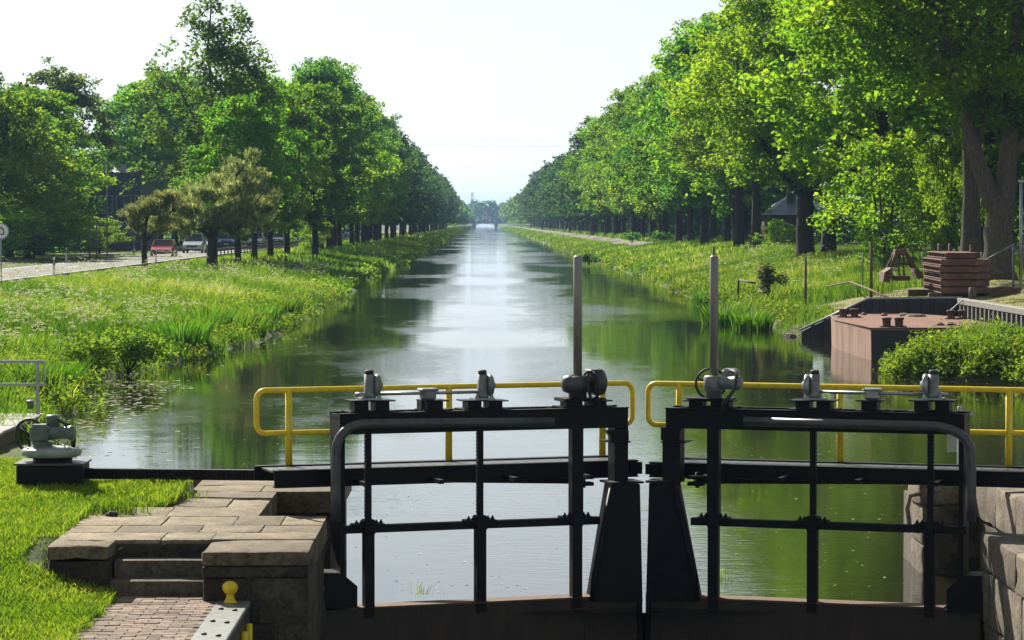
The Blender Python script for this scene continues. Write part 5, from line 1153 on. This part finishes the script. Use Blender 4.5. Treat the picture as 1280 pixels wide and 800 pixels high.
# meadow furniture by the trees
c = at_d(943, 317, 188)
be = thing('log_bench', 'low rustic log bench in the meadow before the dark trunk', 'bench', (c.x, 188, c.z - .3), world=True)
m = MB(); m.tube([(c.x - .8, 188, c.z + .05), (c.x + .8, 188, c.z + .05)], .16, 9); m.build('seat', 'brown_wood', be, True)
for q in (-.5, .5): m = MB(); m.cyl((c.x + q, 188, c.z - .4), (c.x + q, 188, c.z), .12, n=8); m.build('leg', 'brown_wood', be, True)
c = at_d(965, 317, 186)
ch = thing('wooden_chair', 'small weathered wooden chair beside the log bench', 'chair', (c.x, 186, c.z - .3), world=True)
for q in (-.15, 0, .15): m = MB(); m.bar((c.x + q, 186, c.z), (c.x + q + .06, 186.1, c.z + .45), .09, .025, (0, 1, 0)); m.build('back_slat', 'grey_wood', ch)
m = MB(); m.cbox(c.x - .25, c.x + .25, 185.6, 186.0, c.z - .04, c.z + .02, .01); m.build('seat', 'grey_wood', ch)
for q in (-.2, .2):
    for yy in (185.65, 185.95): m = MB(); m.bar((c.x + q, yy, c.z - .5), (c.x + q, yy, c.z - .04), .05, .05, (0, 1, 0)); m.build('leg', 'grey_wood', ch)
c = at_d(905, 312, 215)
sg = thing('info_sign', 'small pale sign board on a dark stake in the meadow', 'sign', (c.x, 215, c.z - 1), world=True)
m = MB(); m.cbox(c.x - .16, c.x + .16, 214.96, 215, c.z - .06, c.z + .1, .005); m.build('board', 'pale_green_paint', sg)
m = MB(); m.bar((c.x + .1, 215.03, c.z - 1.0), (c.x + .1, 215.03, c.z + .05), .06, .06, (0, 1, 0)); m.build('stake', 'brown_wood', sg)
for px, lab in ((957.5, 'white marker stake beside the log bench'), (986, 'white marker stake next to the thick dark trunk')):
    c = at_d(px, 309, 195); m = MB(); m.cbox(c.x - .06, c.x + .06, 194.95, 195.05, c.z - .9, c.z + .12, .01); tag(m.build('marker_stake', 'white_paint', None), lab, 'stake')
c0, c1 = at_d(880, 300, 250), at_d(908, 300, 250)
br_ = thing('tube_barrier', 'low grey tube barrier across the lane behind the meadow', 'barrier', (c0.x, 250, 1.8), world=True)
m = MB(); m.tube([(c0.x, 250, c0.z), (c1.x, 250, c0.z)], .05, 6); m.build('rail', 'galv', br_, True)
for xx in (c0.x, (c0.x + c1.x) / 2, c1.x): m = MB(); m.cyl((xx, 250, 1.5), (xx, 250, c0.z), .045, n=6); m.build('post', 'galv', br_, True)
D = 300; c = at_d(866.5, 262, D)
lp = thing('street_lamp', 'slim pale street lamp before the dark right avenue', 'street lamp', (c.x, D, 1.9), world=True)
m = MB(); m.tube([(c.x, D, 1.6), (c.x, D, c.z)], [.1, .06], 8); m.build('pole', 'galv', lp, True)
m = MB(); m.lathe((c.x, D, c.z), (0, 0, 1), [(0, .1), (.1, .28), (.45, .35), (.5, .38), (.6, .1)], 12); m.build('lamp_head', 'pale_green_paint', lp, True)
c = at_z(1272, 472, 0); m = MB(); m.tube([(c.x, c.y, -.5), (c.x + .02, c.y, .5), (c.x, c.y, .62)], [.13, .12, .09], 9); tag(m.build('mooring_pile', 'grey_wood', None, True), 'weathered wooden pile in the water at the right edge', 'pile')

# ------------------------------------------------------------------ roadside on the left
def delineator(px, y, x, label):
    t = thing('delineator_post', label, 'delineator', (x, y, 1.1), 0, 'delineator posts along the road')
    m = MB(); m.prism([(-.06, 0), (.06, 0), (.05, 1.0), (-.05, .92)], lambda a, b, c: (a, c, b), -.04, .04); m.build('post', 'white_paint', t)
    m = MB(); m.prism([(-.061, .62), (.061, .58), (.061, .80), (-.061, .84)], lambda a, b, c: (a, c, b), -.045, .045); m.build('band', 'rubber', t)
    m = MB(); m.box(-.025, .025, -.05, -.045, .66, .76); m.build('reflector', 'white_paint', t)
delineator(64, 135, -20.85, 'striped delineator post at the canal side of the road by the left edge'); delineator(82, 186, -27.9, 'striped delineator post on the far verge of the road')
delineator(194, 177, -20.85, 'delineator post in front of the red car'); delineator(352, 384, -27.9, 'distant delineator post beyond the road behind the trees')
sgn = thing('traffic_sign', 'round white traffic sign with dark marking at the left edge', 'traffic sign', (-20.2, 116, 1), world=True)
c = at_d(1, 289, 116)
m = MB(); m.lathe((c.x, 116, c.z), (0, -1, 0), [(0, .35), (.012, .352), (.02, .345)], 28); m.build('disc', 'galv', sgn, 'auto')
m = MB(); m.lathe((c.x, 115.979, c.z), (0, -1, 0), [(0, .30), (.004, .30)], 28); m.build('face', 'white_paint', sgn, 'auto')
for a, b in (((-.1, -.12), (-.1, .06)), ((-.1, .06), (.0, .16)), ((.0, .16), (.13, .04)), ((.13, .04), (.11, -.13)), ((.11, -.13), (-.02, -.13))):
    m = MB(); m.bar((c.x + a[0], 115.968, c.z + a[1]), (c.x + b[0], 115.968, c.z + b[1]), .008, .045, (0, 0, 1) if abs(a[0] - b[0]) > .03 else (1, 0, 0)); m.build('marking', 'dark_paint', sgn)
m = MB(); m.cyl((c.x, 116.04, .8), (c.x, 116.04, c.z + .3), .03, n=8); m.build('post', 'galv', sgn, True)
for px, y0, y1, D, lab, hd in ((133.5, 203, 300, 215, 'thin tall lamp pole left of the slate blue building', 1), (121, 274, 303, 205, 'short pole with small plate left of the tall pole', 0), (112, 280, 303, 208, 'thin pole at the bush edge left of the building', 0)):
    a = at_d(px, y0, D); t = thing('roadside_pole', lab, 'pole', (a.x, D, 1.1), world=True)
    m = MB(); m.cyl((a.x, D, 1.0), (a.x, D, a.z), .055, n=8); m.build('pole', 'galv_pole', t, True)
    m = MB(); m.cbox(*((a.x - .1, a.x + .8) if hd else (a.x - .3, a.x + .3)), D - .05, D + .05, a.z - .06, a.z + .06, .02); m.build('head', 'galv', t)
a = at_d(167, 287, 222); t = thing('blue_sign', 'blue grey rectangular road sign in front of the building', 'sign', (a.x, 222, 1.1), world=True)
m = MB(); m.cbox(a.x - .45, a.x + .35, 221.97, 222.0, a.z - .4, a.z + .45, .01); m.build('board', 'roof_slate', t)
m = MB(); m.cyl((a.x, 222.06, 1), (a.x, 222.06, a.z + .4), .04, n=8); m.build('post', 'galv', t, True)
# guard rail with timber posts
grl = thing('guard_rail', 'low dark guard rail with pale posts between road and trees', 'guard rail', (-20.4, 240, 1.1), world=True)
for z in (1.62,): m = MB(); m.bar((-20.3, 212, z), (-20.3, 420, z), .05, .16); m.build('rail', 'brown_wood', grl)
for k in range(70): yy = 212.5 + k * 3; m = MB(); m.box(-20.42, -20.33, yy, yy + .16, .7, 1.6); m.build('post', 'grey_paint', grl)
a = at_d(371, 331, 165); cz = float(zt(a.x, 165))
cb_ = thing('utility_cabinet', 'grey green utility cabinet on the left bank under the trees', 'cabinet', (a.x, 165, cz), world=True)
m = MB(); m.cbox(a.x - .36, a.x + .36, 164.85, 165.15, cz - .1, cz + .72, .015); m.build('body', 'green_grey_paint', cb_)
m = MB(); m.cbox(a.x - .39, a.x + .39, 164.82, 165.18, cz + .72, cz + .78, .015); m.build('lid', 'green_grey_paint', cb_)
for q in (-.17, .17): m = MB(); m.cbox(a.x + q - .155, a.x + q + .155, 164.838, 164.85, cz + .06, cz + .68, .004); m.build('door', 'green_grey_paint', cb_)
a = at_d(357, 331, 168); m = MB(); m.box(a.x - .05, a.x + .05, 167.95, 168.05, .6, a.z + .55); tag(m.build('marker_post', 'brown_wood', None), 'thin dark stake left of the grey green cabinet', 'stake')

# cars: sections from the front bumper back (y, half width, sill z, belt z, roof z, roof half width)
def car(label, x, y, paint, style='hatch', s=1.):
    t = thing('car', label, 'car', (x, y, RZ), 0, 'cars queued on the road'); 
    hgt = {'hatch': 1.45, 'low': 1.28, 'van': 1.85, 'suv': 1.68}[style]; ln = {'hatch': 4.2, 'low': 4.1, 'van': 4.6, 'suv': 4.5}[style]; wd = .88 if style != 'van' else .93; bl = hgt * .60
    hood = bl * .88; b = MB(); sec = [(0, wd * .80, .32, .50), (.05, wd * .92, .22, hood * .80), (.30, wd * .98, .20, hood * .92), (ln * .28, wd, .20, bl), (ln * .55, wd, .20, bl + .02), (ln * .85, wd, .2, bl + .02), (ln * .96, wd * .96, .22, bl), (ln, wd * .88, .35, bl * .85)]
    V = []; 
    for (yy, w_, z0, z1) in sec: V += [(-w_ * .92, yy, z0), (-w_, yy, (z0 + z1) / 2), (-w_ * .93, yy, z1), (w_ * .93, yy, z1), (w_, yy, (z0 + z1) / 2), (w_ * .92, yy, z0)]
    Fs = []
    for i in range(len(sec) - 1):
        for k in range(6): Fs.append((i * 6 + k, i * 6 + (k + 1) % 6, (i + 1) * 6 + (k + 1) % 6, (i + 1) * 6 + k))
    Fs += [tuple(range(6)), tuple(range((len(sec) - 1) * 6, len(sec) * 6))[::-1]]
    b.add(V, Fs); b.build('body', paint, t, 'auto')
    r0, r1, rb = ln * .28, ln * (.44 if style != 'van' else .36), ln * (.93 if style in ('van', 'suv') else .86); wr = wd * .76
    g = MB(); g.add([(-wd * .9, r0, bl), (wd * .9, r0, bl), (wr, r1, hgt - .05), (-wr, r1, hgt - .05)], [(0, 1, 2, 3)]); g.prism([(r0, bl), (ln * .97, bl + .01), (rb, hgt - .05), (r1, hgt - .05)], lambda a_, b_, c_: (c_ * (.9 * wd if b_ < hgt - .2 else wr), a_, b_), -.995, .995); g.build('glasshouse', 'car_glass', t)
    rf = MB(); rf.cbox(-wr - .01, wr + .01, r1 - .02, rb + .02, hgt - .055, hgt, .025); rf.build('roof', paint, t)
    for s_ in (-1, 1):
        p = MB(); p.bar((s_ * wd * .91, r0 - .02, bl), (s_ * wr, r1, hgt - .04), .07, .05); p.build('pillar', paint, t)
        h = MB(); h.cbox(*sorted((s_ * wd * .55, s_ * wd * .93)), -.0, .16, hood * .62, hood * .80, .03); h.build('headlight', 'lamp_lens', t)
        mi = MB(); mi.cbox(*sorted((s_ * wd * .98, s_ * (wd + .2))), r0 + .2, r0 + .3, bl, bl + .14, .03); mi.build('mirror', paint, t)
        for yy in (.78, ln - .8):
            wh = thing_part('wheel', t); q = MB(); q.lathe((s_ * (wd - .2), yy, .31), (s_, 0, 0), [(0, .2), (.02, .30), (.06, .315), (.16, .315), (.2, .29), (.21, .2)], 18); q.build('tyre', 'tyre', wh, True)
            q = MB(); q.lathe((s_ * (wd - .02), yy, .31), (s_, 0, 0), [(0, .2), (.03, .19), (.035, .02)], 14); q.build('rim', 'chrome', wh, True)
    q = MB(); q.cbox(-wd * .5, wd * .5, -.02, .06, hood * .55, hood * .70, .01); q.build('grille', 'rubber', t)
    q = MB(); q.cbox(-.26, .26, -.035, .02, .36, .47, .004); q.build('number_plate', 'white_paint', t)
    q = MB(); q.cbox(-wd * .85, wd * .85, -.03, .1, .22, .34, .02); q.build('bumper', 'rubber', t)
    return t
for lab, px, D, x, paint, st in (('low red car first in the queue behind the left pine trunk', 201, 212, None, 'car_red', 'low'), ('silver car second in the queue behind the red car', 240, 237, None, 'car_silver', 'suv'),
        ('white car third in the queue behind the silver one', 254, 252, None, 'car_white', 'hatch'), ('dark blue van in the queue right of the thick pine trunk', 283, 283, None, 'car_blue', 'van'),
        ('pale car half hidden behind the trunks past the van', 318, 306, -25.2, 'car_white', 'hatch'), ('silver car between trunks just before the guard rail gap', 340, 338, -25.2, 'car_silver', 'hatch'), ('dark car seen between trunks behind the guard rail', 380, 394, -25.2, 'car_dark', 'suv'), ('red car close behind the dark one between the trunks', 387, 402, -25.0, 'car_red', 'hatch'), ('bright blue car far down the road between trunks', 437, 520, -25.2, 'car_sky', 'hatch'), ('distant white car last in the visible queue', 458, 560, -25.2, 'car_white', 'suv')):
    p = at_d(px, 300, D); car(lab, x if x else min(p.x, -24.6), D, paint, st)

# ------------------------------------------------------------------ buildings
def window(parent, x0, x1, z0, z1, y, frame='white_paint', nx_=2):
    w_ = MB(); w_.box(x0, x1, y - .03, y + .05, z0, z1); g = w_.build('window', frame, parent)
    for k in range(nx_): a = x0 + .06 + k * (x1 - x0 - .06) / nx_; p = MB(); p.box(a, a + (x1 - x0 - .06) / nx_ - .06, y - .045, y - .035, z0 + .06, z1 - .06); p.build('pane', 'window_glass', g, origin=parent['wo'])
BD = 262
x0, x1 = at_d(96, 250, BD).x, at_d(176, 250, BD).x; ztop = at_d(150, 219, BD).z
ob = thing('office_building', 'dark slate blue building half hidden by trees beyond the road', 'building', (x0, BD, 1.0), world=True)
m = MB(); m.box(x0 - 6, x1, BD, BD + 14, .8, ztop); m.build('wall', 'slate_cladding', ob)
m = MB(); m.box(x0 - 6.2, x1 + .2, BD - .2, BD + 14.2, ztop, ztop + .25); m.build('roof', 'dark_paint', ob)
for k in range(4):
    for zz in (1.9, 4.6): window(ob, x0 + .2 + k * 1.75, x0 + 1.6 + k * 1.75, zz, zz + 1.7, BD, 'galv')
for k in range(5): m = MB(); z = 1.5 + k * 1.3; m.box(x0 - 6, x1, BD - .03, BD, z, z + .03); m.build('cladding_joint', 'dark_paint', ob)
a = at_d(155, 205, BD); m = MB(); m.box(a.x - .5, a.x + .1, BD + 1, BD + 1.1, ztop, a.z); m.build('vent_stack', 'galv', ob)
HD = 262; a, b = at_d(958, 270, HD), at_d(1016, 270, HD); ez = at_d(0, 268.5, HD).z; rzp = at_d(0, 252, HD).z
ho = thing('house', 'house with blue slate hip roof between the dark trunks', 'house', ((a.x + b.x) / 2, HD, 2), world=True)
m = MB(); m.box(a.x + .4, b.x + 5, HD + .4, HD + 9, 1.5, ez); m.build('wall', 'brick_wall', ho)
e0, e1 = a.x, b.x + 5.4; rf = MB(); rf.add([(e0, HD, ez), (e1, HD, ez), (e1, HD + 9.4, ez), (e0, HD + 9.4, ez), (e0 + 3.4, HD + 4.7, rzp + 1.2), (e1 - 3.4, HD + 4.7, rzp + 1.2)], [(0, 1, 5, 4), (1, 2, 5), (2, 3, 4, 5), (3, 0, 4), (0, 3, 2, 1)]); rr_ = rf.build('roof', 'roof_slate', ho)
m = MB(); m.box(e0 + 2.2, e0 + 3.0, HD + 2.2, HD + 3, ez + .6, rzp + .9); m.build('chimney', 'dark_paint', rr_, origin=ho['wo'])
for k in range(3): window(ho, a.x + 1.0 + k * 2, a.x + 2.2 + k * 2, 2.4, 3.7, HD + .4)

# ------------------------------------------------------------------ far end: bridge, mast, power lines
FD = 2380
fb = thing('road_bridge', 'low road bridge crossing the canal at the far vanishing point', 'bridge', (0, FD, 0), world=True)
m = MB(); m.box(-40, 45, FD, FD + 8, 2.6, 5.0); m.build('deck', 'dark_paint', fb)
for s_ in (-8.5, 10.5): m = MB(); m.box(s_ - 1.5, s_ + 1.5, FD, FD + 8, -1, 2.6); m.build('abutment', 'dark_paint', fb)
m = MB(); m.box(-40, 45, FD, FD + .2, 5.5, 5.7); m.build('parapet_rail', 'dark_paint', fb)
for k in range(18): m = MB(); m.box(-40 + k * 5, -39.8 + k * 5, FD + .02, FD + .18, 4.6, 5.5); m.build('parapet_post', 'dark_paint', fb)
bs = MB(); bs.cbox(.2, 3.4, FD - 1, FD - .7, 5.6, 9.0, .05); tag(bs.build('warning_board', 'orange_paint', None), 'small orange board on the far bridge', 'sign')
mx = at_d(590.5, 240, 2600); ma = thing('lattice_mast', 'thin lattice mast above the far left treetops', 'mast', (mx.x, 2600, 0), world=True)
hz = mx.z
for sx_ in (-1, 1):
    for sy_ in (-1, 1): m = MB(); m.bar((mx.x + sx_ * 1.8, 2600 + sy_ * 1.8, 0), (mx.x + sx_ * .5, 2600 + sy_ * .5, hz), .35, .35); m.build('leg', 'galv', ma)
for k in range(8): z = 3 + k * (hz - 4) / 8; w_ = 1.8 - 1.3 * z / hz; m = MB(); m.bar((mx.x - w_, 2598.5, z), (mx.x + w_, 2598.5, z + 2.5), .25, .25); m.build('brace', 'galv', ma)
for z in (hz - 2,): m = MB(); m.bar((mx.x - 1.5, 2600, z), (mx.x + 1.5, 2600, z), .4, .4); m.build('cross_arm', 'galv', ma)
for k, py in enumerate((175.5, 183.5)):
    a, b = at_d(430, py - 1, 1500), at_d(760, py - 1, 1500); mid = (a + b) / 2; mid.z -= .8
    m = MB(); m.tube(bez(a, mid, b, 9), .05, 5); tag(m.build('power_line', 'galv', None), ('upper power line crossing the gap of sky over the canal', 'lower power line crossing the gap of sky over the canal')[k], 'power line')

# ------------------------------------------------------------------ haze
hm = bpy.data.materials.new('haze'); hm.use_nodes = True; hn = hm.node_tree.nodes; hn.remove(hn['Principled BSDF'])
pv = hn.new('ShaderNodeVolumePrincipled'); pv.inputs['Density'].default_value = .00013; pv.inputs['Color'].default_value = (.40, .64, 1, 1); pv.inputs['Anisotropy'].default_value = .1
hm.node_tree.links.new(pv.outputs[0], hn['Material Output'].inputs['Volume'])
m = MB(); m.box(-3200, 3200, -30, 8200, -4, 60); hz_ = m.build('haze', hm); hz_['kind'] = 'stuff'; hz_['label'] = 'pale blue summer haze over the canal'; hz_['category'] = 'haze'
